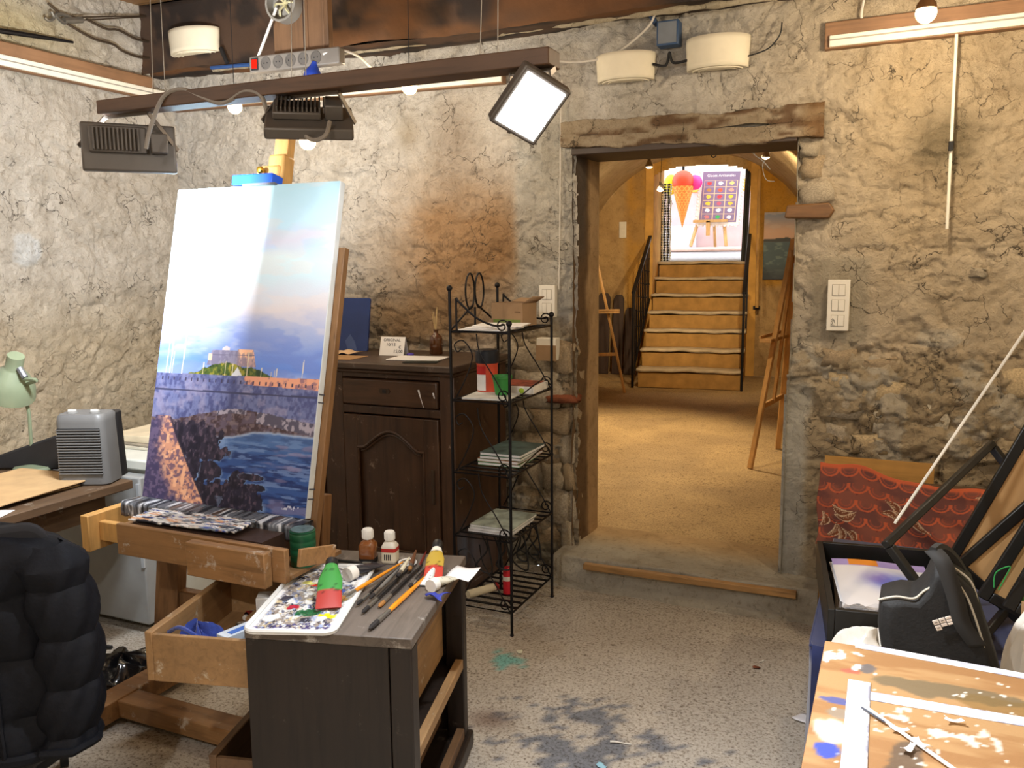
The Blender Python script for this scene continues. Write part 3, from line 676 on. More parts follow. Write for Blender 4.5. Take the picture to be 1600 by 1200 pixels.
MB().box((mw/2-.16, -.05, .14), (mw/2-.10, -.03, .36)).build('hanging_tag', m_pe, me_)
# ================================================================== easel and canvas
EO = Vector((-1.963, 2.05, 0)); TT = R(13.5)
m_ew = wood('easel_wood', (158, 118, 76), .6, 6, 0, .5, .25, (200, 190, 175)); m_ewz = wood('easel_wood_upright', (140, 102, 66), .6, 6, 2, .5)
m_lw = wood('light_wood', (206, 158, 92), .75, 6, 2, .5)
ea = thing('studio_easel', 'large wooden studio easel holding the harbour canvas', 'easel', EO)
def E(x, y, z): return (x-EO.x, y-EO.y, z)
def TP(u, w, n=0): # point in the tilted canvas plane: u along x, w up the slope, n out of the plane (towards the viewer negative)
    return (u, math.sin(TT)*w + math.cos(TT)*n, .773+math.cos(TT)*w - math.sin(TT)*n)
MT = frame_M((0, 0, .773), (1, 0, 0), (0, math.sin(TT), math.cos(TT)))   # local z points to the viewer
for x in (-2.40, -1.72):
    MB().box(E(x-.045, 1.80, .015), E(x+.045, 2.80, .085)).build('foot', m_ew, ea, bevel=.004)
MB().box(E(-2.36, 1.93, .02), E(-1.64, 2.02, .08)).build('base_crossbar', m_ew, ea, bevel=.004)
MB().box(E(-2.36, 2.66, .02), E(-1.64, 2.74, .08)).build('base_crossbar', m_ew, ea, bevel=.004)
for x in (-2.335, -1.72):
    MB().bar(E(x, 2.13, .08), E(x, 2.23, .80), .105, .045, (0, 1, 0)).build('upright', m_ewz, ea, bevel=.004)
    mb = MB()
    for k in range(6): mb.tube([E(x-.055, 2.14+.011*k, .17+k*.085), E(x-.045, 2.14+.011*k, .17+k*.085)], .008, 8)
    mb.build('peg_holes', M_BLACK, ea)
MB().box(E(-2.30, 2.16, .32), E(-1.66, 2.20, .40)).build('crossbar', m_ewz, ea, bevel=.004)
MB().bar(E(-2.02, 2.45, .10), E(-2.02, 2.2, .62), .05, .035).build('crank_arm', mdk, ea, bevel=.004)
MB().tube(spline([E(-2.10, 2.10, .60), E(-2.06, 2.10, .585), E(-2.02, 2.10, .55), E(-2.0, 2.16, .55)], 4), [.012]*6+[.009]*7, 8).build('crank_handle', mdk, ea)
# backing board, mast
MB(MT).box((-.32, -.16, -.055), (.362, .86, -.030)).build('backing_board', wood('backing_ply', (138, 102, 66), .6, 5, 2), ea, bevel=.002)
MB(MT).box((.010, -.2, -.095), (.068, 1.335, -.058)).build('mast', m_lw, ea, bevel=.003)
MB(MT).box((.004, 1.06, -.10), (.072, 1.19, -.040)).build('slider_block', m_lw, ea, bevel=.010)
MB(MT).box((-.035, 1.062, -.055), (.065, 1.15, -.032)).build('clamp_block', m_lw, ea, bevel=.012)
MB(MT).lathe([(.0, .03), (.010, .028), (.013, .018), (.006, .012), (.006, 0)], Matrix.Translation((.002, 1.125, -.032)), 14).build('brass_knob', mat('brass', (196, 156, 60), .3, .9), ea)
MB(MT).box((-.095, 1.070, -.045), (.075, 1.105, .012)).build('top_clamp', mat('blue_plastic', (28, 92, 220), .4, 0, .1), ea, bevel=.004)
MB(MT).box((-.045, 1.064, -.02), (.090, 1.071, .014)).build('clamp_lip', mat('grey_metal', (120, 122, 128), .4, .6), ea)
# canvas ledge, crusted with paint
def crust(U, V):
    n = fbm(U*60, V*4, 4, 301); c = np.tile(np.array([96., 100., 108.]), (len(U), 1)); c = mixc(c, (206, 210, 216), sstep(.56, .66, n)); c = mixc(c, (40, 42, 48), sstep(.42, .34, n)); return mixc(c, (100, 70, 50), sstep(.62, .7, fbm(U*20, V*3, 3, 302))*.6)
def _ledge(U, V):
    a = V*2*PI; y = -.035+np.clip(np.cos(a)*1.4, -1, 1)*.042; z = .750+np.clip(np.sin(a)*1.4, -1, 1)*.024; n = (fbm(U*50, V*6, 3, 303)-.5)*.008
    return np.stack([-.355+U*.72, y+n, z+n], 1)
grid_obj('canvas_ledge', 160, 20, _ledge, crust, attr_mat('crusted_paint', .4), ea)
# paint tray in front
MB().box(E(-2.185, 1.835, .655), E(-1.53, 1.855, .755)).build('tray_front', m_ew, ea, bevel=.003)
MB().box(E(-2.185, 1.855, .66), E(-1.53, 2.10, .672)).build('tray_bottom', m_ew, ea)
MB().box(E(-2.185, 1.855, .672), E(-2.165, 2.10, .748)).build('tray_end', m_ew, ea, bevel=.002)
MB().box(E(-1.865, 1.800, .645), E(-1.575, 1.833, .748)).build('tray_front_piece', m_ew, ea, bevel=.003)
MB().box(E(-2.375, 1.86, .632), E(-2.34, 2.06, .752)).build('side_tray_end', m_lw, ea, bevel=.003)
MB().box(E(-2.34, 1.90, .66), E(-2.186, 1.925, .725)).build('side_tray_front', m_lw, ea, bevel=.003)
MB().box(E(-2.34, 1.925, .66), E(-2.186, 2.05, .672)).build('side_tray_bottom', m_ew, ea)
MB().bar(Vector(at_y(467, 872, 1.82))-EO, Vector(at_y(522, 864, 1.96))-EO, .012, .05).build('tray_flap', m_ew, ea, bevel=.002)
# palette of dried paint lying in the tray
def smear(U, V, seed=0):
    n = fbm(U*9, V*16, 4, 310+seed); n2 = fbm(U*22, V*30, 3, 311+seed); c = np.tile(np.array([214., 212., 208.]), (len(U), 1))
    for t0, col, sd in ((.55, (60, 80, 150), 1), (.57, (210, 160, 120), 2), (.58, (120, 130, 140), 3), (.60, (236, 236, 236), 4), (.60, (40, 40, 50), 5)): c = mixc(c, col, sstep(t0, t0+.05, fbm(U*8+sd*7, V*14, 4, 320+sd+seed)))
    return c
pt = grid_obj('paint_board', 90, 40, lambda U, V: np.stack([U*.42, V*.10, .007*fbm(U*40, V*14, 3, 312)], 1), lambda U, V: smear(U, V), attr_mat('dried_paint', .45))
so_ = pt.modifiers.new('s', 'SOLIDIFY'); so_.thickness = .006; pt.location = (-2.16, 1.862, .762); pt.rotation_euler = (R(4), R(-1), R(1)); tag(pt, 'long strip palette caked with dried paint lying on the easel tray', 'palette')
MB().box(E(-2.15, 1.87, .672), E(-1.64, 2.06, .752)).build('tray_block', mdk, ea)
# the canvas itself
def harbour(U, V):
    N = len(U); n = fbm(U*3, V*16, 4, 401); nf = fbm(U*14, V*30, 4, 402)
    ks = [(.40, (150, 170, 222)), (.435, (98, 136, 216)), (.47, (112, 142, 214)), (.52, (152, 168, 214)), (.57, (178, 184, 212)), (.61, (208, 202, 208)), (.66, (206, 214, 226)), (.70, (200, 222, 232)), (.76, (206, 232, 238)), (.80, (190, 214, 236)), (.83, (196, 204, 230)), (.88, (190, 222, 238)), (1.0, (178, 214, 226))]
    Vw = V+.05*(n-.5)+.02*(nf-.5); c = np.stack([np.interp(Vw, [k[0] for k in ks], [k[1][i] for k in ks]) for i in range(3)], 1)
    c = mixc(c, (226, 214, 212), sstep(.54, .68, fbm(U*4+3, V*22, 4, 403))*sstep(.42, .5, V)*.35)
    c = mixc(c, (110, 134, 206), sstep(.52, .66, fbm(U*5+8, V*24, 4, 404))*sstep(.62, .5, V)*.6)
    # masts
    for u0, top, w in ((.06, .50, .0016), (.085, .54, .0018), (.10, .47, .0014), (.165, .585, .0020), (.30, .44, .002), (.43, .445, .002), (.47, .44, .002), (.575, .475, .0028), (.66, .43, .002), (.75, .43, .002), (.90, .46, .0016)):
        d = np.abs(U-(u0+.045*(V-.4))); c = mixc(c, (226, 214, 196), (d < w*1.5)*((V < top) & (V > .39))*.9)
    # fort, then the hill in front of its foot
    fu = .35-.03*(.484-V)/.05; fort = (V > .43)&(V < .480+.004*(U > .505))&(U > fu)&(U < .60+(.484-V)*.5)
    fc = mixc(np.tile(np.array([138., 134., 158.]), (N, 1)), (240, 186, 150), sstep(.50, .52, U)*sstep(.452, .462, V)); fc = mixc(fc, (196, 158, 150), sstep(.50, .52, U)*sstep(.462, .452, V)*.8); fc = mixc(fc, (104, 100, 128), sstep(.45, .6, fbm(U*70, V*60, 3, 408))*.5); fc = mixc(fc, (100, 96, 122), (np.abs(V-.465-.01*(U-.4)) < .0015)*.7)
    c = np.where(fort[:, None], fc, c); tw_ = (U > .41)&(U < .455)&(V >= .48)&(V < .487+.3*np.minimum(U-.41, .455-U)); c = np.where(tw_[:, None], np.array([206., 196., 200.]), c); lf = (U > .325)&(U < .35)&(V > .445)&(V < .468); c = np.where(lf[:, None], np.array([226., 190., 166.]), c)
    hill = .398+.050*np.exp(-((U-.43)/.17)**2)+.022*np.exp(-((U-.64)/.10)**2)+.010*fbm(U*40, U*0, 3, 405)-.012
    hc = mixc(np.tile(np.array([70., 92., 40.]), (N, 1)), (156, 146, 56), sstep(.40, .66, fbm(U*60, V*80, 4, 406))); hc = mixc(hc, (34, 52, 36), sstep(.5, .7, fbm(U*50+5, V*70, 4, 407))*.8); hc = mixc(hc, (40, 66, 44), sstep(.5, .72, U)*.6)
    hm = (V < hill)&(U > .10)&(U < .88); c = np.where(hm[:, None], hc, c)
    for u0, top in ((.30, .44), (.44, .445), (.485, .44), (.575, .478), (.66, .43), (.72, .42), (.74, .425)): c = mixc(c, (222, 206, 170), (np.abs(U-u0) < .003)*((V < top) & (V > .39))*.85)
    boat = np.abs(U-.515) < .035*sstep(.435, .395, V); c = np.where((boat & (V > .395) & (V < .44))[:, None], np.array([206., 208., 214.]), c)
    # sea wall
    top = .399+.006*U; wall = V < top; wn = fbm(U*40, V*50, 4, 410); wc_ = mixc(np.tile(np.array([108., 116., 160.]), (N, 1)), (74, 80, 126), sstep(.35, .7, fbm(U*60, V*70, 5, 470))); wc_ = mixc(wc_, (146, 142, 172), sstep(.45, .75, fbm(U*22, V*40, 5, 411))*.7)
    wc_ = mixc(wc_, (60, 64, 104), .7*np.exp(-((U-.50)/.025)**2)); lit = (V > .372+.012*(1-U))&(U > .52+.1*fbm(V*60, U*8, 2, 412)); wc_ = np.where(lit[:, None], mixc(np.tile(np.array([226., 160., 130.]), (N, 1)), (150, 110, 120), sstep(.5, .65, wn)), wc_)
    sl_ = (V > .378)&(V < .389)&(((U*26) % 1) < .22)&(U > .02); wc_ = np.where(sl_[:, None], np.array([60., 56., 84.]), wc_)
    co_ = np.abs(V-(.347+.004*U)) < .0028; wc_ = np.where(co_[:, None], np.array([62., 64., 96.]), wc_)
    c = np.where(wall[:, None], wc_, c)
    # beach, sea
    base = np.interp(U, [0, .12, .3, .5, .62, .8, 1], [.255, .25, .275, .302, .30, .288, .275])+.006*(fbm(U*30, U*0, 3, 413)-.5); low = V < base
    bc_ = mixc(np.tile(np.array([96., 84., 100.]), (N, 1)), (70, 54, 60), sstep(.4, .65, fbm(U*30, V*90, 5, 414))); bc_ = mixc(bc_, (128, 112, 116), sstep(.55, .68, fbm(U*60, V*90, 3, 415))*.7); c = np.where(low[:, None], bc_, c)
    rockb = low & (V > base-.035) & ((U > .66) | ((U > .42) & (U < .6) & (V > base-.014))); c = np.where(rockb[:, None], mixc(np.tile(np.array([84., 80., 98.]), (N, 1)), (160, 152, 166), sstep(.52, .62, fbm(U*50, V*70, 3, 416))), c)
    shore = np.interp(U, [0, .3, .42, .55, .66, .8, 1], [.10, .13, .205, .215, .235, .238, .232])+.008*(fbm(U*18, V*10, 3, 417)-.5)
    sea_ = V < shore; sc_ = mixc(np.tile(np.array([52., 84., 146.]), (N, 1)), (30, 50, 104), sstep(.42, .62, fbm(U*9, V*90, 5, 418))); sc_ = mixc(sc_, (110, 136, 186), sstep(.55, .68, fbm(U*10+4, V*110, 5, 419))*.8); sc_ = mixc(sc_, (96, 130, 176), sstep(.14, .22, V)*.5); sc_ = mixc(sc_, (150, 130, 160), sstep(.55, .68, fbm(U*6+9, V*50, 3, 420))*sstep(.6, .8, U)*.5)
    c = np.where(sea_[:, None], sc_, c); c = mixc(c, (166, 184, 212), np.exp(-((V-shore)/.004)**2)*sstep(.4, .5, U)*.8*(V < base))
    def rock(cu, cv, ru, rv, sd, col=(44, 40, 58)):
        nonlocal c
        d = ((U-cu)/ru)**2+((V-cv)/rv)**2+1.6*(fbm(U*30, V*40, 5, sd)-.5); rc = mixc(np.tile(np.array(col, float), (N, 1)), (96, 80, 96), sstep(.5, .72, fbm(U*80, V*80, 4, sd+1))*.8); rc = mixc(rc, (22, 22, 40), sstep(.45, .65, fbm(U*40, V*40, 4, sd+2))*.8)
        c = mixc(c, (150, 178, 214), sstep(1.6, 1.0, d)*(V < cv+.012)*.45); c = np.where((d < 1)[:, None], rc, c)
    rock(.28, .20, .20, .055, 430); rock(.36, .165, .16, .028, 433); rock(.40, .105, .075, .03, 436); rock(.30, .115, .05, .05, 439); rock(.585, .09, .05, .026, 442); rock(.67, .10, .07, .010, 445); rock(.70, .07, .07, .012, 448); rock(.47, .015, .24, .065, 451, (34, 30, 46)); rock(.62, .02, .12, .05, 454, (36, 34, 56))
    # foreground rampart
    edge = np.interp(V, [0, .10, .20, .262], [.405, .29, .18, .125]); ramp = (U < edge)&(V < .262+.02*(U < .1)*0); ramp &= ~((V > .245)&(U < .03))
    cell = fbm(U*60, V*110, 3, 460); rc_ = mixc(np.tile(np.array([96., 84., 116.]), (N, 1)), (64, 58, 92), sstep(.42, .58, cell)); litl = np.interp(V, [0, .1, .2, .262], [.20, .125, .075, .06]); t = sstep(litl-.04, litl+.05, U+.12*(fbm(U*20, V*24, 3, 461)-.5))
    rl = mixc(np.tile(np.array([206., 150., 124.]), (N, 1)), (120, 92, 108), sstep(.46, .56, cell)); rl = mixc(rl, (232, 176, 140), sstep(.58, .68, fbm(U*40+2, V*60, 2, 462))); rc_ = mixc(rc_, (0, 0, 0), np.zeros(N)); rc_ = rc_*(1-t[:, None])+rl*t[:, None]
    c = np.where(ramp[:, None], rc_, c); c = mixc(c, (44, 40, 60), (np.abs(U-edge) < .006)*(V < .26)*.8)
    sig = (U > .86)&(U < .96)&(V > .018)&(V < .030)&(fbm(U*120, V*140, 2, 470) > .55); c = np.where(sig[:, None], np.array([190., 196., 216.]), c)
    return c
cv = thing('harbour_canvas', 'large unframed canvas of a harbour rampart, sea and hilltop fort', 'painting', EO)
w_, h_ = .682, 1.068
MB(MT).box((-w_/2, 0, -.028), (w_/2, h_, .0)).build('stretched_canvas', mat('primed_canvas', (214, 222, 226), .75, 0, .08, 14), cv, bevel=.003)
o = grid_obj('painted_face', 300, 470, lambda U, V: np.stack([-w_/2+.001+U*(w_-.002), .001+V*(h_-.002), .0012+0*U], 1), harbour, attr_mat('oil_paint', .42, .12, 160, .4), cv); o.matrix_local = MT
mb = MB(MT)
for y in (.06, .09, .36, .385): mb.box((w_/2-.0005, y, -.03), (w_/2+.001, y+.004, -.002))
mb.build('tape_marks', mat('dark_mark', (80, 84, 96), .7), cv)
# green tin on the tray
def tin(): 
    pr = [(.0, 0), (.037, 0)]
    for k in range(4): z = .006+k*.024; pr += [(.037, z), (.038, z+.004), (.038, z+.018), (.0365, z+.021)]
    return pr+[(.038, .104), (.030, .106), (.0, .104)]
t_ = thing('green_tin', 'dark green ribbed tin with paint-smeared lid on the easel tray', 'tin', (-1.556, 1.95, .673)); MB().lathe(tin(), n=24).build('tin_body', mat('green_tin_paint', (26, 84, 54), .35, .1, .3), t_)
MB().lathe([(.0, .1045), (.034, .1065), (.034, .109), (0, .1085)], n=20).build('lid', mat('smeared_lid', (84, 104, 108), .5, 0, .5, 60), t_)
# ================================================================== old chest of drawers used as paint table
CO = Vector((-1.465, 1.59, 0)); CA = R(14.5); CW, CD, CH = .44, .60, .64
m_dk = wood('dark_chest', (38, 29, 24), .5, 7, 2, .45, .12, (90, 82, 74)); m_top = wood('chest_top', (104, 94, 86), .65, 7, 1, .55, .3, (170, 165, 158)); m_mid = wood('chest_edge', (112, 84, 58), .6, 7, 1, .5); m_inn = wood('raw_drawer_wood', (166, 130, 88), .7, 6, 1, .6, .2, (200, 190, 170))
ch = thing('paint_chest', 'dark wooden chest of drawers used as paint table, drawer pulled out', 'chest', CO, CA)
MB().box((0, -.004, CH-.028), (CW, CD, CH)).build('top_board', m_top, ch, bevel=.003)
MB().box((.0, 0, .06), (CW-.062, .02, CH-.028)).build('side_panel', m_dk, ch, bevel=.002)
MB().box((0, CD-.02, .06), (CW-.062, CD, CH-.028)).build('side_panel', m_dk, ch, bevel=.002)
for y0, y1 in ((.0, .055), (CD-.045, CD)): MB().box((CW-.06, y0, .05), (CW-.002, y1, CH-.028)).build('corner_post', m_dk, ch, bevel=.004)
MB().box((CW-.03, .055, .285), (CW-.004, CD-.045, .318)).build('rail', m_inn, ch, bevel=.003)
MB().box((CW-.03, .055, .05), (CW-.004, CD-.045, .085)).build('rail', m_mid, ch, bevel=.003)
MB().box((CW-.035, .055, CH-.05), (CW-.004, CD-.045, CH-.028)).build('rail', m_mid, ch, bevel=.003)
MB().box((.02, .02, .28), (CW-.03, CD-.02, .292)).build('dust_board', m_dk, ch)
MB().box((-.012, -.012, 0), (CW+.014, CD+.014, .052)).build('plinth', m_dk, ch, bevel=.008)
MB().box((.0, .02, .06), (.02, CD-.02, .10)).build('front_rail', m_dk, ch)
def drawer(x0, x1, z0, z1, m, name, y0=.035, y1=.47):
    d = bpy.data.objects.new(name, None); C.objects.link(d); d.parent = ch; d.empty_display_size = .02
    MB().box((x0, y0, z0), (x0+.022, y1, z1)).build('drawer_front', m, d, bevel=.003)
    MB().box((x0+.022, y0, z0), (x1, y0+.014, z1-.006)).build('drawer_side', m, d, bevel=.002)
    MB().box((x0+.022, y1-.014, z0), (x1, y1, z1-.006)).build('drawer_side', m, d, bevel=.002)
    MB().box((x1-.014, y0+.014, z0), (x1, y1-.014, z1-.04)).build('drawer_back', m, d, bevel=.002)
    MB().box((x0+.022, y0+.014, z0+.008), (x1-.014, y1-.014, z0+.018)).build('drawer_bottom', m, d)
    return d
drawer(-.305, .375, .455, .592, m_inn, 'pulled_drawer')
drawer(-.14, .36, .10, .26, m_mid, 'lower_drawer', .03, .56)
MB().box((.36, .07, .33), (.372, CD-.05, .50)).build('back_panel', m_inn, ch)
def cl(x, y, z=CH): return CO+Vector((x*math.cos(CA)-y*math.sin(CA), x*math.sin(CA)+y*math.cos(CA), z))
# ---- enamel palette tray
pl = thing('palette_tray', 'white enamel tray palette covered in wet paint on the chest', 'palette', cl(.105, .205, CH+.001), CA+R(6))
PWd, PHt = .235, .47
MB().prism(rrect(PWd, PHt, .03), 0, .004).build('tray_base', mat('white_enamel', (226, 228, 228), .25, 0, .05), pl)
mb = MB(); ring = [(x, y, .008) for x, y in rrect(PWd-.006, PHt-.006, .028)]; mb.tube(ring, .006, 6, closed=True); mb.build('rim', mat('white_enamel', (226, 228, 228), .25, 0, .05), pl)
def palc(U, V):
    c = np.tile(np.array([186., 186., 188.]), (len(U), 1)); wx = U+.05*fbm(U*9, V*9, 3, 500); wy = V+.05*fbm(U*9+5, V*9, 3, 501)
    n = fbm(wx*7, wy*13, 4, 502)
    for col, t0, sd in (((120, 122, 140), .54, 1), ((52, 56, 92), .585, 2), ((196, 178, 140), .57, 3), ((44, 44, 54), .60, 4), ((150, 168, 206), .60, 5), ((222, 222, 220), .57, 6), ((150, 140, 130), .61, 7)):
        c = mixc(c, col, sstep(t0-.03, t0+.05, fbm(wx*15+sd*9, wy*28+sd*3, 5, 505+sd, .6)))
    for (cu, cv_, ru, rv, col) in ((.60, .28, .16, .055, (30, 92, 56)), (.86, .24, .12, .03, (226, 206, 30)), (.36, .35, .09, .03, (176, 40, 60)), (.45, .70, .10, .02, (220, 60, 40)), (.30, .74, .10, .025, (214, 214, 120)), (.75, .62, .12, .04, (60, 84, 160)), (.20, .50, .10, .05, (60, 62, 76)), (.70, .80, .1, .05, (226, 226, 236)), (.9, .5, .06, .05, (226, 180, 60)), (.82, .44, .1, .025, (70, 80, 170)), (.2, .2, .1, .05, (226, 226, 226))):
        d = ((wx-cu)/ru)**2+((wy-cv_)/rv)**2+1.2*(fbm(U*16, V*28, 3, 530)-.5); c = mixc(c, col, sstep(1.0, .75, d))
    sp = fbm(U*30, V*60, 3, 540)*sstep(.25, .05, V); c = mixc(c, (70, 64, 110), sstep(.5, .56, sp)); c = mixc(c, (240, 240, 240), sstep(.05, .02, np.minimum(np.minimum(U, 1-U)*.5, np.minimum(V, 1-V)))); return c
o = grid_obj('paint_layer', 110, 200, lambda U, V: np.stack([-PWd/2+.008+U*(PWd-.016), -PHt/2+.008+V*(PHt-.016), .0045+.006*np.clip(fbm(U*14, V*26, 4, 503)-.42, 0, 1)*2*sstep(0, .05, U)*sstep(1, .95, U)], 1), palc, attr_mat('wet_paint', .25, .2, 120), pl)
# ---- paint tubes
def paint_tube(name, label, L, w, cap_c, zones, p_cap, p_tail, z, capr=.013, capl=.022, pitch=0):
    p_cap, p_tail = Vector(p_cap), Vector(p_tail); d = p_tail-p_cap; t = thing(name, label, 'paint tube', (p_cap.x, p_cap.y, z), math.atan2(d.y, d.x), 'paint tubes')
    if pitch:      # leaning on its tail with the cap raised
        h_ = Vector((d.x, d.y, 0)).normalized(); t.location = Vector((p_tail.x, p_tail.y, z))-h_*(L*math.cos(pitch))+Vector((0, 0, L*math.sin(pitch))); t.rotation_euler = (0, pitch, math.atan2(d.y, d.x))
    n = 24
    def sec(u):   # cross-section goes from round shoulder to flat crimp
        ry = w/2*(.55+.45*min(1, u*3)) if u < .33 else w/2*(1+.04*(u-.33)); rz = (.012 if u < .12 else .013*(1-u)**.8+.0018); return ry, rz
    def pos(U, V):
        out = []
        for a, u in zip(U*2*PI, V): ry, rz = sec(u); out.append((capl+u*(L-capl), math.cos(a)*ry, .014*(1-u)+.003+math.sin(a)*rz))
        return np.array(out)
    def col(U, V):
        c = np.zeros((len(U), 3)); prev = 0
        for v1, cc in zones: c[(V >= prev)] = cc; prev = v1
        wr = (fbm(U*20, V*60, 2, 551) > .62) & (V > .15) & (V < .7) & (((V*26) % 1) < .4); c = np.where(wr[:, None], c*.55, c); return c
    grid_obj('tube_body', n, 24, pos, col, attr_mat('tube_print', .35), t)
    MB().lathe([(0, 0), (capr, 0), (capr, capl*.8), (capr*.7, capl), (0, capl)], Matrix.Translation((0, 0, .0145)) @ Matrix.Rotation(PI/2, 4, 'Y'), 14).build('cap', cap_c, t)
    return t
c_bk = mat('cap_black', (30, 30, 32), .4); c_wh = mat('cap_white', (228, 226, 220), .4)
paint_tube('green_paint_tube', 'green paint tube with red crimped end lying on the palette', .185, .066, c_bk, [(.62, (64, 146, 68)), (1, (170, 62, 56))], at_z(527, 884, CH), at_z(513, 952, CH+.012), CH+.012, .018, .024, R(17))
paint_tube('dark_paint_tube', 'dark paint tube with large white cap on the palette', .14, .045, c_wh, [(1, (44, 44, 50))], at_z(543, 912, CH), at_z(640, 868, CH), CH+.012, .021, .035)
paint_tube('yellow_paint_tube', 'yellow and red paint tube standing out among the brushes', .165, .054, c_bk, [(.15, (230, 226, 214)), (.62, (184, 156, 62)), (1, (190, 66, 54))], at_z(690, 862, CH), at_z(676, 906, CH+.004), CH+.004, .016, .036, R(15))
paint_tube('white_paint_tube', 'nearly empty cream paint tube near the chest edge', .115, .04, c_wh, [(1, (214, 212, 196))], at_z(673, 925, CH), at_z(730, 893, CH), CH+.002, .019, .03)
paint_tube('small_white_tube', 'small white paint tube squeezed flat beside the cream one', .09, .024, mat('cap_grey', (206, 206, 206), .4), [(.5, (214, 224, 226)), (1, (226, 226, 226))], at_z(680, 900, CH), at_z(646, 932, CH), CH+.002, .008, .012)
# ---- brushes
def brush(label, a, b, hc, L=None, r=.0042, tip='tuft', z=.006, name='paint_brush', zb=None):
    pa, pb = at_z(*a, CH), at_z(*b, CH); d = (pb-pa); Lh = d.length; t = thing(name, label, 'brush', (pa.x, pa.y, CH+z), math.atan2(d.y, d.x), 'brushes on the chest')
    zz = zb or 0
    f = lambda u: u*zz
    MB().tube([(u*Lh, 0, f(u)) for u in (.24, .30, .45, .7, 1)], [r*.95, r*1.15, r*1.2, r*.9, r*.45], 8).build('handle', hc, t)
    MB().tube([(u*Lh, 0, f(u)) for u in (.10, .25)], [r*1.15, r], 8).build('ferrule', mat('ferrule_metal', (150, 148, 142), .3, .8), t)
    MB().tube([(u*Lh, 0, f(u)) for u in (.0, .03, .10)], [r*.35, r*1.15, r*1.1], 8).build('bristles', mat('bristle_'+tip, (34, 30, 30) if tip == 'dark' else (150, 104, 52), .8), t)
h_or = mat('handle_orange', (224, 142, 30), .3, coat=.4); h_bk = mat('handle_black', (30, 30, 32), .3, coat=.3); h_br = mat('handle_brown', (110, 72, 50), .4); h_gr = mat('handle_grey', (110, 108, 104), .4); h_cr = mat('handle_cream', (206, 200, 176), .4); h_rd = mat('handle_red', (120, 40, 36), .35)
brush('long orange brush with dark tip nearest the chest corner', (577, 988), (686, 886), h_or, r=.0062, tip='dark', z=.008)
brush('orange brush lying across the palette edge', (527, 951), (630, 888), h_or, r=.005, tip='tuft', z=.020)
brush('black brush with brown tuft beside the long orange brush', (592, 952), (660, 886), h_bk, r=.0055, z=.007)
brush('black flat brush with slanted dark tip', (566, 962), (648, 884), h_bk, r=.005, tip='dark', z=.008)
brush('slim grey-handled brush in the middle of the bunch', (578, 945), (636, 885), h_gr, r=.0045, tip='dark', z=.018)
brush('black brush lying highest in the bunch', (558, 950), (625, 890), h_bk, r=.0046, tip='dark', z=.010)
brush('brown wooden-handled brush pointing to the back', (640, 898), (650, 868), h_br, r=.006, tip='tuft', z=.016)
brush('thin dark red brush lying behind the bunch', (652, 895), (666, 864), h_rd, r=.0035, tip='dark', z=.006)
brush('cream-handled palette knife lying over the brushes', (622, 914), (640, 884), h_cr, r=.0055, tip='dark', z=.026, name='palette_knife')
brush('black brush touching the orange brush tail', (640, 925), (672, 890), h_bk, r=.005, tip='dark', z=.016)
brush('long black brush lying along the back edge of the tray', (590, 884), (500, 876), h_bk, r=.0045, tip='dark', z=.006)
# ---- bottles
def bottle(label, p, body, liquid, capm, fill, band=None, s=1.0):
    t = thing('medium_bottle', label, 'bottle', (p.x, p.y, CH+.001), CA)
    def sq(w, z, r): return [(x, y, z) for x, y in rrect(w, w, r, 4)]
    rings = [sq(.038*s, 0, .006), sq(.042*s, .003, .008), sq(.042*s, .048*s, .008), sq(.034*s, .057*s, .012), sq(.022*s, .062*s, .0105), sq(.022*s, .066*s, .0105)]
    def loft(rings): 
        n = len(rings[0]); vs = [p_ for r_ in rings for p_ in r_]; fs = [(i*n+k, i*n+(k+1) % n, (i+1)*n+(k+1) % n, (i+1)*n+k) for i in range(len(rings)-1) for k in range(n)]; fs += [tuple(range(n-1, -1, -1)), tuple(range((len(rings)-1)*n, len(rings)*n))]; return vs, fs
    MB().add(*loft(rings)).build('glass_body', body, t, angle=1.0)
    if band: 
        MB().add(*loft([sq(.0428*s, .006, .008), sq(.0428*s, .046*s, .008)])).build('label', mat('label_cream', (212, 202, 180), .6), t, angle=1.0)
        MB().add(*loft([sq(.0434*s, .034*s, .008), sq(.0434*s, .045*s, .008)])).build('label_band', band, t, angle=1.0)
        mb = MB()
        for k in range(4): mb.box((-.012+k*.006, -.0225*s, .012), (-.009+k*.006, -.0215*s, .030))
        mb.build('label_print', mat('print_dark', (60, 56, 56), .7), t)
    else:
        MB().add(*loft([sq(.0424*s, .002, .008), sq(.0424*s, .016, .008)])).build('label', mat('label_black', (26, 22, 20), .6), t, angle=1.0)
    mb = MB().lathe([(.0135*s, .064*s), (.0145*s, .066*s), (.0145*s, .088*s), (.0125*s, .091*s), (0, .091*s)], n=20)
    for k in range(20): a = 2*PI*k/20; mb.box((-.001, -.0005, .067*s), (.001, .001, .087*s), Matrix.Translation((math.cos(a)*.0145*s, math.sin(a)*.0145*s, 0)))
    mb.build('cap', capm, t)
bottle('amber medium bottle with white ridged cap on the chest', at_z(576, 878, CH), mat('amber_liquid', (120, 70, 34), .15, 0, .1, coat=.6), None, c_wh, .7, None, 1.16)
bottle('cream-labelled bottle with red band on the chest', at_z(610, 878, CH), mat('cloudy_plastic', (206, 200, 186), .3), None, c_wh, .7, mat('band_red', (176, 44, 40), .5), 1.08)
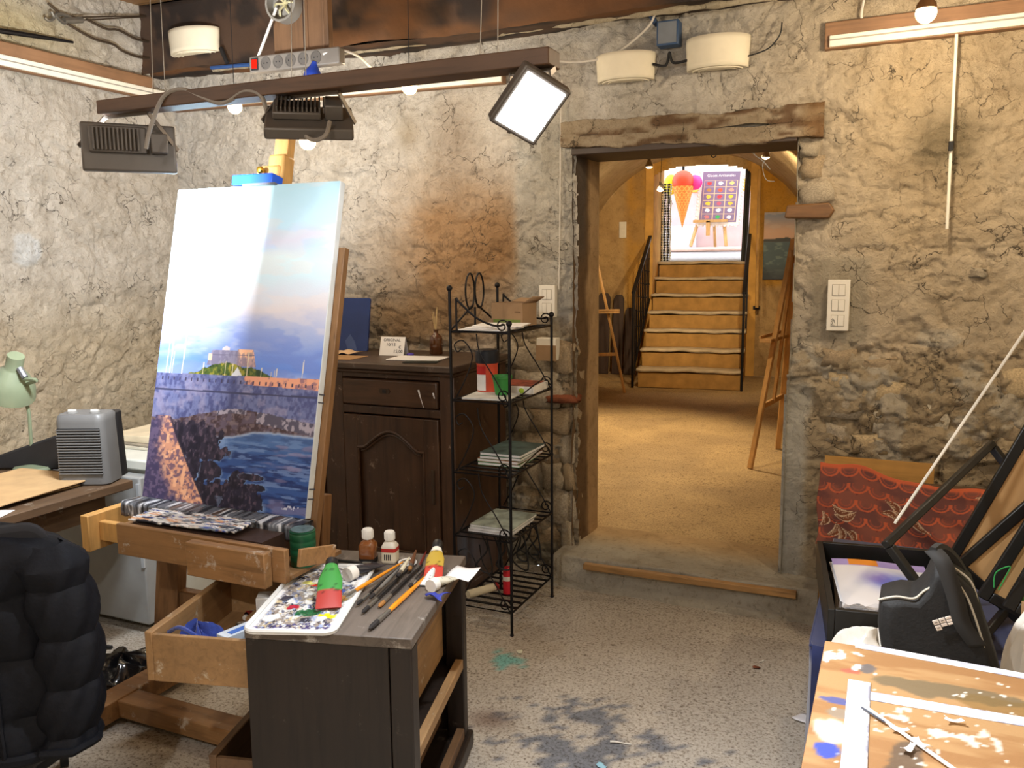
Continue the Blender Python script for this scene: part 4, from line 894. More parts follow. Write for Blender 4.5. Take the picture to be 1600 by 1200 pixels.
# ---- small things
o = MB().sheet(lambda u, v: (u*.075, v*.105, .004+.004*math.sin(u*4+v*3)), 6, 6).build('note_paper', M_PAPER, solid=.0008); o.location = at_z(694, 906, CH)+Vector((0, 0, .002)); o.rotation_euler = (0, 0, CA-.15); tag(o, 'small white sheet of notepaper at the chest corner', 'paper')
o = MB().sheet(lambda u, v: (u*.05-.01*math.sin(v*4), v*.035, .004+.008*math.sin(u*5)*math.cos(v*4)), 8, 6).build('blue_scrap', mat('blue_scrap_m', (40, 52, 150), .6), solid=.0015); o.location = at_z(666, 937, CH)+Vector((0, 0, .006)); tag(o, 'crumpled dark blue scrap beside the cream tube', 'scrap')
mb = MB(); 
for pts in ([(0, .03, 0), (.025, .01, 0), (.02, -.02, 0), (0, -.03, 0), (-.02, -.02, 0), (-.025, .01, 0)], ): mb.tube(spline([(x, y, .004) for x, y, _ in pts], 5, True), .003, 6, closed=True)
mb.tube([(-.022, 0, .004), (.022, -.004, .004)], .0028, 6).tube([(0, .028, .004), (0, -.028, .004)], .0028, 6)
o = mb.build('bulldog_clip', c_wh); o.location = at_z(637, 882, CH)+Vector((0, 0, .003)); o.rotation_euler = (0, 0, .6); tag(o, 'white plastic clip lying behind the brushes', 'clip')
# ---- drawer contents
rb = random.Random(3)
def rag(u, v):
    a = u*2*PI; t = v*PI*.5; r = .075*math.cos(t)*(1+.18*math.sin(3*a+1)+.10*math.sin(7*a+2*v*5)); z = .10*math.sin(t)*(1+.15*math.sin(4*a))+.012*math.sin(9*a+8*v); return (r*math.cos(a)*1.0, r*math.sin(a)*.8, max(0.0, z))
rg = thing('blue_rag', 'crumpled blue cloth rag stuffed in the pulled-out drawer', 'cloth', cl(-.20, .12, .474), CA); MB().sheet(rag, 48, 14).build('cloth', mat('blue_cotton', (44, 66, 150), .95, 0, .25, 30, .6, 140, sheen=.4), rg)
MB().tube(spline([(-.075, -.02, .09), (-.03, -.04, .115), (.02, -.05, .10), (.06, -.04, .06)], 5), [.006]*16, 6).build('hem', mat('blue_cotton', (44, 66, 150), .95), rg)
o = MB().box((-.05, -.028, 0), (.05, .028, .05)).build('white_carton', mat('carton_white', (222, 222, 220), .6), bevel=.003); o.location = cl(-.06, .30, .555); o.rotation_euler = (0, 0, CA+.3); tag(o, 'small white carton in the drawer behind the tube box', 'box')
bx_ = thing('tube_box', 'long white and blue paint tube carton sloping out of the drawer', 'box', cl(-.05, .16, .548), CA+R(63)); MB().box((-.11, -.022, 0), (.11, .022, .035)).build('carton', mat('carton_pale', (206, 216, 228), .5), bx_, bevel=.002)
MB().box((-.09, -.016, .0352), (.07, .004, .0358)).build('blue_print', mat('print_blue', (70, 110, 190), .6), bx_)
o = MB().box((-.27, .05, .0), (.34, .45, .075)).build('drawer_filling', mat('tube_jumble', (150, 120, 120), .7, 0, .6, 26)); o.location = cl(0, 0, .474); o.rotation_euler = (0, 0, CA); bpy.data.objects.remove(o)
for k, (x, y, c_, z_) in enumerate([(-.12, .09, (206, 120, 160), .474), (-.10, .20, (226, 226, 226), .474), (-.02, .13, (90, 110, 170), .474), (-.04, .24, (222, 222, 214), .474), (-.06, .33, (196, 150, 60), .474), (.02, .31, (200, 200, 200), .474), (.03, .20, (120, 150, 90), .474), (-.19, .30, (210, 205, 190), .474), (-.20, .38, (170, 60, 50), .474)]):
    p = cl(x, y, z_); q_ = cl(x+rb.uniform(-.02, .02)-.0, y+.1, z_)
    paint_tube('spare_paint_tube', ('pink', 'white', 'blue', 'ivory', 'ochre', 'pale grey', 'olive', 'cream', 'brick red')[k]+' paint tube lying in the pulled-out drawer', .085, .026, c_wh, [(.5, c_), (1, (214, 214, 214))], p, q_, z_, .008, .012)
for k, (x, y, z_, c_) in enumerate([(-.05, .16, .50, 0), (-.06, .30, .50, 0)]):
    o = MB().box((-.07, -.05, 0), (.07, .05, .05)).build('tube_carton', m_inn if k else mat('carton_grey', (180, 176, 170), .7), bevel=.002); o.location = cl(x, y, z_); o.rotation_euler = (0, 0, CA); tag(o, ('grey carton under the long tube box in the drawer', 'brown carton under the small white carton in the drawer')[k], 'box')

# ================================================================== buffet
m_bf = wood('buffet_oak', (76, 52, 35), .5, 6, 2, .42, .12, (150, 130, 110)); m_bt = wood('buffet_top', (78, 62, 50), .6, 6, 0, .5, .2, (120, 110, 100)); m_bfx = wood('buffet_oak_drawer', (82, 56, 37), .5, 6, 0, .4)
FX0, FX1, FY0, FY1, FH = -3.06, -1.765, 3.30, 3.85, 1.10
bu = thing('oak_buffet', 'old dark oak buffet with arched door panels against the wall', 'cabinet', ((FX0+FX1)/2, (FY0+FY1)/2, 0)); bo_ = bu.location
def Bx(x, y, z): return (x-bo_.x, y-bo_.y, z)
def bbox(n, x0, y0, z0, x1, y1, z1, m, p=None, bv=.004): return MB().box(Bx(x0, y0, z0), Bx(x1, y1, z1)).build(n, m, p or bu, bevel=bv)
bbox('top', FX0-.02, FY0-.045, FH-.03, FX1+.02, FY1, FH, m_bt, bv=.006); bbox('top_moulding', FX0-.008, FY0-.022, FH-.05, FX1+.008, FY1, FH-.03, m_bf, bv=.008)
bbox('side', FX1-.03, FY0+.02, .05, FX1, FY1, FH-.05, m_bf); bbox('side', FX0, FY0+.02, .05, FX0+.03, FY1, FH-.05, m_bf); bbox('back', FX0+.03, FY1-.02, .05, FX1-.03, FY1, FH-.05, m_bf)
for x0, x1 in ((FX1-.075, FX1), (FX0, FX0+.075), (-2.475, -2.36)): bbox('stile', x0, FY0, .05, x1, FY0+.03, FH-.05, m_bf)
for z0, z1 in ((FH-.075, FH-.05), (.855, .895), (.05, .13)): bbox('rail', FX0+.075, FY0+.003, z0, FX1-.075, FY0+.03, z1, m_bf)
bbox('plinth', FX0-.005, FY0-.012, 0, FX1+.005, FY1, .06, m_bf, bv=.01)
for x0, x1 in ((-2.355, -1.845), (-2.98, -2.48)):
    d = bpy.data.objects.new('drawer', None); C.objects.link(d); d.parent = bu
    bbox('drawer_front', x0, FY0-.012, .90, x1, FY0+.02, 1.022, m_bfx, d, .008)
    cx = (x0+x1)/2-.02
    MB().prism([(-.03, 0), (-.022, .012), (.022, .012), (.03, 0), (.022, -.012), (-.022, -.012)], 0, .003, frame_M(Bx(cx, FY0-.0125, .97), (1, 0, 0), (0, 0, 1))).build('escutcheon', mat('old_iron', (70, 56, 44), .5, .4), d)
    MB().box(Bx(cx-.010, FY0-.017, .962), Bx(cx+.010, FY0-.0155, .976)).build('keyhole', M_BLACK, d)
    o = bpy.data.objects.new('door', None); C.objects.link(o); o.parent = bu
    w = x1-x0; zb, zt = .135, .85
    bbox('door_panel', x0+.01, FY0+.008, zb, x1-.01, FY0+.026, zt, m_bf, o, 0)
    for a, b_ in ((x0, x0+.075), (x1-.075, x1)): bbox('door_stile', a, FY0-.010, zb, b_, FY0+.02, zt, m_bf, o, .004)
    bbox('door_rail', x0+.075, FY0-.010, zb, x1-.075, FY0+.02, zb+.075, m_bf, o, .004)
    xa, xb = x0+.075, x1-.075; cw = xb-xa     # arched top rail
    arch = [(xa+cw*t, .70+.085*(math.sin(PI*min(max((t-.08)/.84, 0), 1))**1.3)) for t in [i/20 for i in range(21)]]
    MB().prism([(p[0]-bo_.x, p[1]) for p in arch]+[(xb-bo_.x, zt), (xa-bo_.x, zt)], -(FY0+.02-bo_.y), -(FY0-.010-bo_.y), frame_M((0, 0, 0), (1, 0, 0), (0, 0, 1))).build('door_top_rail', m_bf, o, bevel=.002)
    MB().tube([Bx(p[0], FY0-.010, p[1]-.004) for p in arch], .007, 6).tube([Bx(p[0]+.0, FY0-.004, p[1]-.02) for p in arch[1:-1]], .005, 6).build('arch_moulding', m_bf, o)
    MB().tube([Bx(xa+.004, FY0-.008, .70), Bx(xa+.004, FY0-.008, zb+.08), Bx(xb-.004, FY0-.008, zb+.08), Bx(xb-.004, FY0-.008, .70)], .006, 6).build('panel_moulding', m_bf, o)
    MB().tube([Bx(x1-.03, FY0-.013, .46), Bx(x1-.03, FY0-.013, .62)], .009, 8).build('lock_plate', mat('old_iron', (70, 56, 44), .5, .4), o)
mb = MB(); mb.tube([Bx(-1.94, FY0-.013, .985), Bx(-1.93, FY0-.0135, .95), Bx(-1.915, FY0-.013, .905)], [.005, .002, .001], 6); mb.tube([Bx(-1.865, FY0-.013, .975), Bx(-1.858, FY0-.013, .95)], [.004, .002], 6); mb.build('paint_drips', M_PAPER, bu)
# ---- on the buffet
fo = thing('blue_folder', 'dark blue folder standing against the wall on the buffet', 'folder', (-2.66, 3.70, FH+.001)); t8 = R(9); Mf = frame_M((0, 0, 0), (1, 0, 0), (0, math.sin(t8), math.cos(t8)))
MB(Mf).prism(rrect(.36, .275, .008, 3, .0, .1375), -.005, .005).build('cover', mat('folder_blue', (34, 54, 110), .35, 0, .1), fo); MB(Mf).prism([(.06, .0), (.12, .0), (.10, .05), (.07, .085), (.04, .05)], .0052, .007).build('flap', mat('folder_blue_light', (64, 82, 132), .35), fo)
cd = thing('price_card', 'folded white price card with handwriting on the buffet', 'card', (-2.25, 3.56, FH+.001), R(8)); Mc = frame_M((0, 0, 0), (1, 0, 0), (0, .33, .95))
MB(Mc).box((-.065, 0, -.0006), (.065, .095, .0006)).build('front_leaf', M_PAPER, cd); MB(frame_M((0, .065, 0), (1, 0, 0), (0, -.33, .95))).box((-.065, 0, -.0006), (.065, .095, .0006)).build('rear_leaf', M_PAPER, cd)
ink = mat('ink', (44, 50, 70), .7)
for s_, x, y, sz in (('ORIGINAL', -.050, .072, .016), ('10/15', -.034, .048, .018), ('€', .034, .036, .016), ('15,00', .008, .014, .018)): text(s_, sz*1.25, ink, cd, Mc @ Matrix.Translation((x, y, .0012)))
ab = thing('amber_bottle', 'brown glass apothecary bottle holding thin reed sticks on the buffet', 'bottle', (-2.075, 3.70, FH+.001))
MB().lathe([(0, 0), (.030, 0), (.033, .004), (.033, .075), (.028, .090), (.014, .102), (.011, .106), (.011, .116), (.013, .118), (.013, .124), (.009, .124)], n=24).build('glass', mat('amber_glass', (74, 40, 14), .08, 0, .1, coat=.7), ab)
for k in range(5): MB().tube([(0, 0, .09), (.014*math.cos(k*1.3)-.004, .012*math.sin(k*1.3), .235-.012*k)], .0014, 5).build('reed', mat('reed', (206, 180, 130), .7), ab)
def flat(name, label, cat, p, w, d, h, m, rz=0, group=None):
    o = MB().box((-w/2, -d/2, 0), (w/2, d/2, h)).build(name, m, bevel=min(.002, h*.3)); o.location = p; o.rotation_euler = (0, 0, rz); return tag(o, label, cat, group)
flat('paper_sheets', 'white loose sheets lying beside the brown bottle on the buffet', 'paper', (-2.05, 3.48, FH+.001), .26, .17, .005, M_PAPER, .15)
flat('dark_booklet', 'dark green booklet under the loose sheets on the buffet', 'booklet', (-1.965, 3.36, FH+.001), .16, .07, .004, mat('dark_cover', (30, 40, 36), .5), .3)
flat('kraft_paper', 'flat brown kraft paper at the front of the buffet', 'paper', (-2.50, 3.40, FH+.001), .33, .17, .002, M_CARD, .05)
o = MB().sheet(lambda u, v: (-.07+u*.14, -.045+v*.09, .012*math.sin(u*3)*math.sin(v*3)+.004*math.sin(u*14)), 10, 8).build('crumpled_paper', mat('manila', (206, 176, 142), .8), solid=.001); o.location = (-2.50, 3.54, FH+.010); tag(o, 'crumpled manila paper behind the kraft sheet on the buffet', 'paper')
o = MB().lathe([(0, 0), (.018, 0), (.019, .006), (.012, .012), (0, .013)], n=14).build('purple_cap', mat('cap_purple', (84, 70, 170), .4)); o.location = (-2.165, 3.60, FH+.001); tag(o, 'small purple bottle cap lying on the buffet', 'cap')

# ================================================================== wrought iron rack
RX0, RX1, RY0, RY1 = -1.66, -1.395, 3.08, 3.54
ra = thing('iron_rack', 'black wrought iron shelf rack with scrolls beside the buffet', 'rack', ((RX0+RX1)/2, (RY0+RY1)/2, 0)); ro = ra.location
def Q(x, y, z): return (x-ro.x, y-ro.y, z)
SZ = [.10, .405, .68, .985, 1.27]
for x, y, zt in ((RX0, RY0, 1.44), (RX0, RY1, 1.44), (RX1, RY0, 1.30), (RX1, RY1, 1.31)):
    MB().tube([Q(x, y, 0), Q(x, y, zt)], .0065, 8).sphere(Q(x, y, zt+.008), .013, 10).sphere(Q(x, y, .004), .009, 8).build('post', M_IRON, ra)
for z in SZ:
    MB().tube([Q(RX0, RY0, z), Q(RX1, RY0, z), Q(RX1, RY1, z), Q(RX0, RY1, z)], .005, 6, closed=True).build('shelf_frame', M_IRON, ra)
    for k in range(1, 8):
        y = RY0+(RY1-RY0)*k/8; MB().box(Q(RX0, y-.008, z-.002), Q(RX1, y+.008, z+.002)).build('slat', M_IRON, ra)
def scroll(c, r0, turns, a0, dirn, plane='y', k=26):
    out = []
    for i in range(k+1):
        t = i/k; a = a0+dirn*turns*2*PI*t; r = r0*(1-.78*t); u, w = math.cos(a)*r, math.sin(a)*r
        out.append((c[0], c[1]+u, c[2]+w) if plane == 'y' else (c[0]+u, c[1], c[2]+w))
    return out
for i, z in enumerate(SZ):
    for y in (RY0, RY1):        # scrolls on the two short ends
        MB().tube([Q(*p) for p in scroll((RX1-.03, y, z+.028), .028, 1.4, 0, 1, 'x')], .003, 5).build('scroll', M_IRON, ra)
        if i < 4:
            MB().tube([Q(*p) for p in spline([(RX0+.02, y, z+.01), (RX0+.07, y, z+.10), (RX0+.10, y, z+.19), (RX0+.06, y, z+.25), (RX0+.02, y, z+.235), (RX0+.03, y, z+.205), (RX0+.05, y, z+.215)], 6)], .003, 5).build('scroll', M_IRON, ra)
            MB().tube([Q(*p) for p in spline([(RX0+.12, y, z+.28), (RX0+.135, y, z+.20), (RX0+.20, y, z+.10), (RX1-.005, y, z+.0)], 6)], .003, 5).build('scroll', M_IRON, ra)
    MB().tube([Q(*p) for p in spline([(RX1, RY1-.02, z+.02), (RX1, RY1-.10, z+.055), (RX1, RY0+.12, z+.02)], 6)], .003, 5).build('side_scroll', M_IRON, ra) if i in (2, 3) else None
# back rest with two loops
cy = (RY0+RY1)/2
for s in (-1, 1):
    MB().tube([Q(RX0, cy+s*.045+math.sin(a)*.042*1, 1.43+math.cos(a)*.075) for a in [2*PI*i/28 for i in range(28)]], .0045, 6, closed=True).build('loop', M_IRON, ra)
    MB().tube([Q(RX0, cy+s*.02, 1.37), Q(RX0, cy+s*.23, 1.275)], .0045, 6).build('brace', M_IRON, ra)
    yy = RY0 if s < 0 else RY1
    MB().tube([Q(*p) for p in spline([(RX0+.03, yy, 1.275), (RX0+.03, yy, 1.40), (RX0+.04, yy, 1.395), (RX0+.12, yy, 1.33), (RX0+.20, yy, 1.30), (RX1-.02, yy, 1.305)], 5)], .0045, 6).build('end_rail', M_IRON, ra)
MB().tube([Q(RX0, cy, 1.36), Q(RX0, cy, 1.27)], .0045, 6).build('brace', M_IRON, ra)
# ---- things on the rack
zt = 1.273
for k in range(3): flat('paper_stack', ('lowest white paper sheets on the top shelf of the rack', 'middle white paper sheets on the top shelf of the rack', 'uppermost white paper sheets on the top shelf of the rack')[k], 'paper', (-1.53+.01*k, 3.20+.03*k, zt+.002+.006*k), .21, .20, .005, M_PAPER, .1*k)
cb = thing('cardboard_box', 'open brown cardboard box on top of the iron rack', 'box', (-1.535, 3.445, zt+.002), R(-8)); m_cd = mat('corrugated', (150, 122, 92), .85, 0, .1)
for a, b_ in (((-.08, -.06, 0), (.08, -.057, .10)), ((-.08, .057, 0), (.08, .06, .10)), ((-.08, -.057, 0), (-.077, .057, .10)), ((.077, -.057, 0), (.08, .057, .10)), ((-.077, -.057, 0), (.077, .057, .003))): MB().box(a, b_).build('panel', m_cd, cb)
MB().bar((.0, .06, .10), (.02, .10, .115), .15, .003).build('flap', m_cd, cb); MB().add([(.08, -.058, .10), (.08, .058, .10), (.12, .06, .125), (.12, -.04, .128)], [(0, 1, 2, 3)]).build('flap', m_cd, cb, solid=.003)
MB().box((-.07, -.0612, .0), (.07, -.0602, .028)).build('green_print', mat('print_green', (110, 130, 60), .8), cb); MB().box((.04, -.0612, .06), (.07, -.0603, .064)).build('printed_line', mat('print_brown', (90, 64, 40), .8), cb)
z2 = .989
rd = thing('red_tub', 'orange-red plastic tub with black lid on the second shelf', 'tub', (-1.60, 3.30, z2)); MB().lathe([(0, 0), (.042, 0), (.044, .01), (.046, .125), (.049, .13), (.049, .138), (0, .138)], n=24).build('tub', mat('tub_red', (204, 80, 56), .4), rd)
MB().lathe([(.050, .132), (.051, .136), (.051, .185), (.046, .19), (0, .19)], n=24).build('lid', mat('lid_black', (30, 34, 42), .4), rd)
MB().add([(math.cos(a)*.0475, math.sin(a)*.0475, z) for z in (.015, .085) for a in [-PI*.75+.12*i for i in range(10)]], [(i, i+1, 11+i, 10+i) for i in range(9)]).build('label', mat('label_white', (220, 220, 224), .5), rd); MB().add([(math.cos(a)*.0482, math.sin(a)*.0482, z) for z in (.085, .12) for a in [-PI*.75+.12*i for i in range(10)]], [(i, i+1, 11+i, 10+i) for i in range(9)]).build('label_band', mat('label_red', (176, 30, 30), .5), rd)
gp = thing('green_pot', 'small bright green plastic pot on the second shelf', 'pot', (-1.49, 3.215, z2+.012)); MB().lathe([(0, 0), (.030, 0), (.040, .068), (.043, .069), (.043, .080), (.039, .080), (.029, .004), (0, .004)], n=24).build('pot', mat('pot_green', (54, 132, 62), .4), gp)
flat('leaflets', 'white printed leaflets under the green pot on the rack', 'leaflet', (-1.53, 3.19, z2), .20, .17, .009, mat('leaflet_print', (206, 208, 206), .5, 0, .25, 14), .1)
bk = thing('paint_set_box', 'white long paint set box on the second shelf', 'box', (-1.475, 3.42, z2), R(4)); MB().box((-.105, -.10, 0), (.075, .10, .032)).build('box', mat('set_white', (232, 230, 226), .5), bk, bevel=.002); MB().box((-.095, -.09, .0322), (.065, .09, .0335)).build('coloured_lid', mat('set_red', (150, 70, 50), .5, 0, .6, 40), bk); MB().lathe([(0, 0), (.012, 0), (0, .0005)], Matrix.Translation((.02, -.101, .014)) @ Matrix.Rotation(PI/2, 4, 'X'), 12).build('green_dot', mat('dot_green', (170, 200, 60), .5), bk)
cols = [((46, 120, 70), 'green'), ((150, 90, 70), 'brown'), ((30, 100, 60), 'dark green'), ((70, 96, 90), 'grey-green')]
def stack(zs, specs, cx, cyy, w, d, h, what, shelf):
    for k, (c_, nm, rz) in enumerate(specs):
        t = thing('book', f'{nm} {what} {("at the bottom of", "second from the bottom of", "third from the bottom of", "on top of")[k] if len(specs) == 4 else ("at the bottom of", "in the middle of", "on top of")[k]} the stack on the {shelf} shelf', 'book', (cx+.004*k, cyy+.003*k, zs+k*h), rz, f'{what}s on the {shelf} shelf')
        MB().box((-w/2, -d/2, .001), (w/2, d/2, h-.001)).build('pages', M_PAPER, t); MB().box((-w/2-.002, -d/2-.002, h-.0018), (w/2+.002, d/2+.002, h-.0002)).build('cover', mat('cover_'+nm.replace(' ', '_'), c_, .35, 0, .5, 16), t); MB().box((-w/2-.002, -d/2-.002, .0002), (w/2+.002, d/2+.002, .0015)).build('back_cover', mat('cover_'+nm.replace(' ', '_'), c_, .35, 0, .5, 16), t)
stack(.684, [((40, 120, 66), 'bright green', .05), ((150, 96, 70), 'brown', -.04), ((30, 96, 60), 'dark green', .03), ((84, 104, 100), 'grey-green', -.02)], -1.525, 3.36, .19, .26, .0135, 'book', 'third')
stack(.409, [((214, 216, 220), 'white', .0), ((206, 210, 214), 'pale grey', .03), ((160, 170, 160), 'landscape-covered', -.02)], -1.525, 3.27, .20, .25, .010, 'magazine', 'fourth')
o = thing('cream_roll', 'cream cardboard roll lying on the bottom shelf of the rack', 'roll', (-1.60, 3.19, .125), R(60)); MB().tube([(-.06, 0, 0), (.08, 0, 0)], .018, 14).build('tube', mat('roll_cream', (206, 196, 168), .6), o); MB().tube([(.08, 0, 0), (.095, 0, 0)], .0185, 14).build('end_cap', mat('roll_red', (150, 40, 36), .5), o)
o = thing('red_can', 'red spray can standing on the bottom shelf of the rack', 'can', (-1.50, 3.27, .103)); MB().lathe([(0, 0), (.02, 0), (.02, .11), (.012, .12), (0, .12)], n=16).build('can', mat('can_red', (190, 30, 44), .35), o); MB().lathe([(.0205, .06), (.0205, .08)], n=16).build('white_band', M_WHITE, o)
mb = MB(); cbx = random.Random(2)
for k in range(7): x = -1.50+cbx.uniform(-.06, .07); y = 3.15+cbx.uniform(-.02, .25); mb.tube(spline([(x, y, .398), (x+cbx.uniform(-.02, .05), y+.02, .33), (x+cbx.uniform(-.06, .02), y+.01, .26), (x+.03, y+.03, .21+.05*cbx.random()), (x+.02, y, .395)], 5), .004, 5)
tag(mb.build('hanging_cables', M_BLACK), 'bunch of black cables hanging under the magazines shelf', 'cable')
# ================================================================== desk corner
m_ds = wood('desk_wood', (96, 74, 54), .6, 6, 1, .55, .35, (160, 150, 135))
dk = thing('old_desk', 'old worn wooden desk along the left wall', 'desk', (-3.0, 1.3, 0)); 
MB().box((-.42, -1.3, .715), (.40, .975, .748)).build('desk_top', m_ds, dk, bevel=.004); MB().box((-.38, -1.25, .60), (.34, -1.22, .715)).build('apron', m_ds, dk); MB().box((.31, -1.22, .62), (.335, .9, .715)).build('apron', m_ds, dk)
for x in (-.36, .30):
    for y in (-1.2, .55): MB().box((x-.03, y-.03, 0), (x+.03, y+.03, .715)).build('leg', wood('desk_leg', (110, 92, 70)), dk, bevel=.004)
# fan heater
ht = thing('fan_heater', 'grey electric fan heater with slatted front on the desk', 'heater', (-2.735, 2.215, .7485), R(24)); m_hg = mat('heater_grey', (98, 98, 98), .45, 0, .06); m_hd = mat('heater_dark', (30, 30, 32), .5)
def hsec(z): t = z/.265; return .098-.010*t
rings = []
for z in (0, .006, .04, .235, .255, .264): w = hsec(z)-(.006 if z in (0, .264) else 0); rings.append([(x, y-.02+(.0 if z < .25 else .004), z) for x, y in rrect(2*w, .13-(.012 if z in (0, .264) else 0), .03, 5)])
def loft(rings):
    n = len(rings[0]); vs = [p_ for r_ in rings for p_ in r_]; fs = [(i*n+k, i*n+(k+1) % n, (i+1)*n+(k+1) % n, (i+1)*n+k) for i in range(len(rings)-1) for k in range(n)]; fs += [tuple(range(n-1, -1, -1)), tuple(range((len(rings)-1)*n, len(rings)*n))]; return vs, fs
MB().add(*loft(rings)).build('front_housing', m_hg, ht)
MB().add(*loft([[(x, y+.065, z) for x, y in rrect(2*hsec(z)-.012, .07, .02, 5)] for z in (.004, .255)])).build('rear_housing', m_hd, ht, bevel=.004)
MB().box((-.078, -.0865, .042), (.078, -.083, .215)).build('grille_recess', m_hd, ht)
for k in range(17): MB().bar((-.08, -.088, .046+k*.0102), (.08, -.088, .046+k*.0102), .007, .0045).build('slat', m_hg, ht, bevel=.001)
for x in (-.045, .04):
    o = MB().lathe([(.0, .0), (.019, 0), (.018, .006), (0, .007)], Matrix.Translation((x, -.03, .264)), 16).build('dial', mat('dial_grey', (122, 122, 120), .4), ht); MB().box((x-.014, -.034, .268), (x+.014, -.026, .277)).build('dial_grip', mat('dial_light', (190, 190, 186), .4), o)
# desk lamp
m_lg = mat('sage_enamel', (118, 128, 104), .35, 0, .08, coat=.2)
L0 = Vector((-3.10, 2.24, .7485)); lp = thing('desk_lamp', 'sage green gooseneck desk lamp at the left edge', 'lamp', L0)
MB().lathe([(0, 0), (.075, 0), (.078, .006), (.07, .016), (.02, .024), (0, .026)], n=24).build('base', m_lg, lp)
P1 = at_y(36, 592, 2.18)-L0
MB().tube(spline([(0, 0, .02), (.005, -.005, .12), (.015, -.012, .25), (.0, -.03, .33), P1+Vector((.06, .01, -.005)), P1], 7), .007, 8).build('arm', m_lg, lp)
Ms = Matrix.Translation(P1) @ Matrix.Rotation(R(30), 4, 'Y') @ Matrix.Rotation(R(6), 4, 'X')
MB(Ms).lathe([(.0, .075), (.030, .074), (.031, .06), (.031, .02), (.036, .012), (.065, -.02), (.088, -.06), (.095, -.105), (.094, -.105), (.086, -.06), (.062, -.02), (.03, .005), (0, .005)], Matrix.Translation((-.06, 0, -.005)), 28).build('shade', m_lg, lp)
MB(Ms).sphere((-.06, 0, -.06), .028, 12).build('bulb', mat('off_bulb', (206, 204, 196), .2), lp); MB(Ms).tube([(-.03, 0, .03), (.01, 0, .012)], .012, 8).build('joint', mat('grey_metal', (120, 122, 128), .4, .6), lp)
MB().tube(spline([(.07, .0, .004), (.13, -.06, .004), (.02, -.14, .004), (.12, -.2, .005), (.22, -.12, .004), (.24, .0, .004)], 6), .003, 5).build('cord', M_BLACK, lp)
# things on the desk
jr = thing('glass_jar', 'small glass jar of brown liquid behind the heater', 'jar', (-2.895, 2.24, .7485)); MB().lathe([(0, 0), (.028, 0), (.03, .004), (.03, .06), (.022, .072), (.022, .082)], n=18).build('glass', mat('jar_brown', (120, 98, 70), .15, coat=.5), jr); MB().lathe([(.024, .078), (.025, .08), (.025, .094), (0, .095)], n=18).build('lid', mat('jar_lid', (70, 72, 66), .4, .3), jr)
o = MB().prism([(0, 0), (.32, 0), (.34, .05), (.30, .17), (.05, .05), (0, .03)], -.05, .05, frame_M((0, 0, 0), (1, 0, 0), (0, 0, 1))).build('black_case', mat('black_leather', (28, 28, 30), .5, 0, .2), bevel=.012); o.location = (-3.20, 2.42-.02, .7485); o.rotation_euler = (0, 0, R(14)); o.location.y = 2.22; bpy.data.objects.remove(o)
bc2 = thing('black_case', 'black case lying on edge behind the fan heater', 'case', (-3.13, 2.265, .7485+.004), R(20)); MB().prism([(-.15, 0), (.26, 0), (.26, .175), (-.10, .055), (-.15, .03)], -.0, .04, frame_M((0, .055, 0), (1, 0, 0), (0, 0, 1))).build('shell', mat('black_leather', (28, 28, 30), .5, 0, .2), bc2, bevel=.008)
bc2.location.y = 2.20
for k in range(3):
    o = flat('cardboard_sheet', ('lowest brown cardboard sheet on the desk', 'middle brown cardboard sheet on the desk', 'top tan cardboard sheet in front of the lamp on the desk')[k], 'cardboard', (-2.92+.02*k, 1.96+.015*k, .7485+.008*k), .40, .42, .006, (mat('dark_sheet', (52, 44, 38), .8) if k == 1 else mat('tan_sheet', (182, 150, 108), .85)), .06*k-.05, 'cardboard sheets on the desk')
flat('desk_paper', 'white letter paper hanging over the front of the desk', 'paper', (-2.70, 1.72, .7485), .20, .14, .002, M_PAPER, .4)
flat('white_envelope', 'white paper lying behind the cardboard by the lamp foot', 'paper', (-3.25, 2.0, .7485), .18, .16, .004, M_PAPER, .2)
# fridge
m_fw = mat('fridge_white', (206, 208, 200), .4, 0, .05); fr = thing('small_fridge', 'small white fridge standing beyond the desk', 'fridge', (-3.09, 2.82, 0))
MB().box((-.29, -.26, .03), (.29, .28, .70)).build('body', m_fw, fr, bevel=.006); MB().box((-.295, -.285, .70), (.30, .285, .745)).build('top', m_fw, fr, bevel=.008); MB().box((-.285, -.335, .045), (.285, -.27, .685)).build('door', mat('fridge_door_shaded', (150, 152, 152), .45, 0, .06), fr, bevel=.008); MB().box((.270, -.342, .30), (.285, -.334, .66)).build('door_edge', mat('door_strip', (196, 204, 212), .3, .3), fr); MB().box((-.27, -.24, 0), (.27, .26, .03)).build('feet', M_BLACK, fr)  # door's grey is the desk's shadow put into its white
for k, (w, d, h, z, rz, nm) in enumerate([(.50, .36, .012, .7455, .08, 'lower board lying on the small fridge'), (.46, .34, .010, .7585, -.06, 'pale sheet lying on the small fridge'), (.40, .30, .03, .7695, .1, 'folded cream cloth lying on top of the fridge')]): flat(('board', 'sheet', 'folded_cloth')[k], nm, ('board', 'sheet', 'cloth')[k], (-3.02, 2.86, z), w, d, h, (mat('board_pale', (190, 184, 168), .8), mat('sheet_grey', (150, 140, 124), .8), mat('cream_cloth', (206, 192, 164), .9))[k], rz)
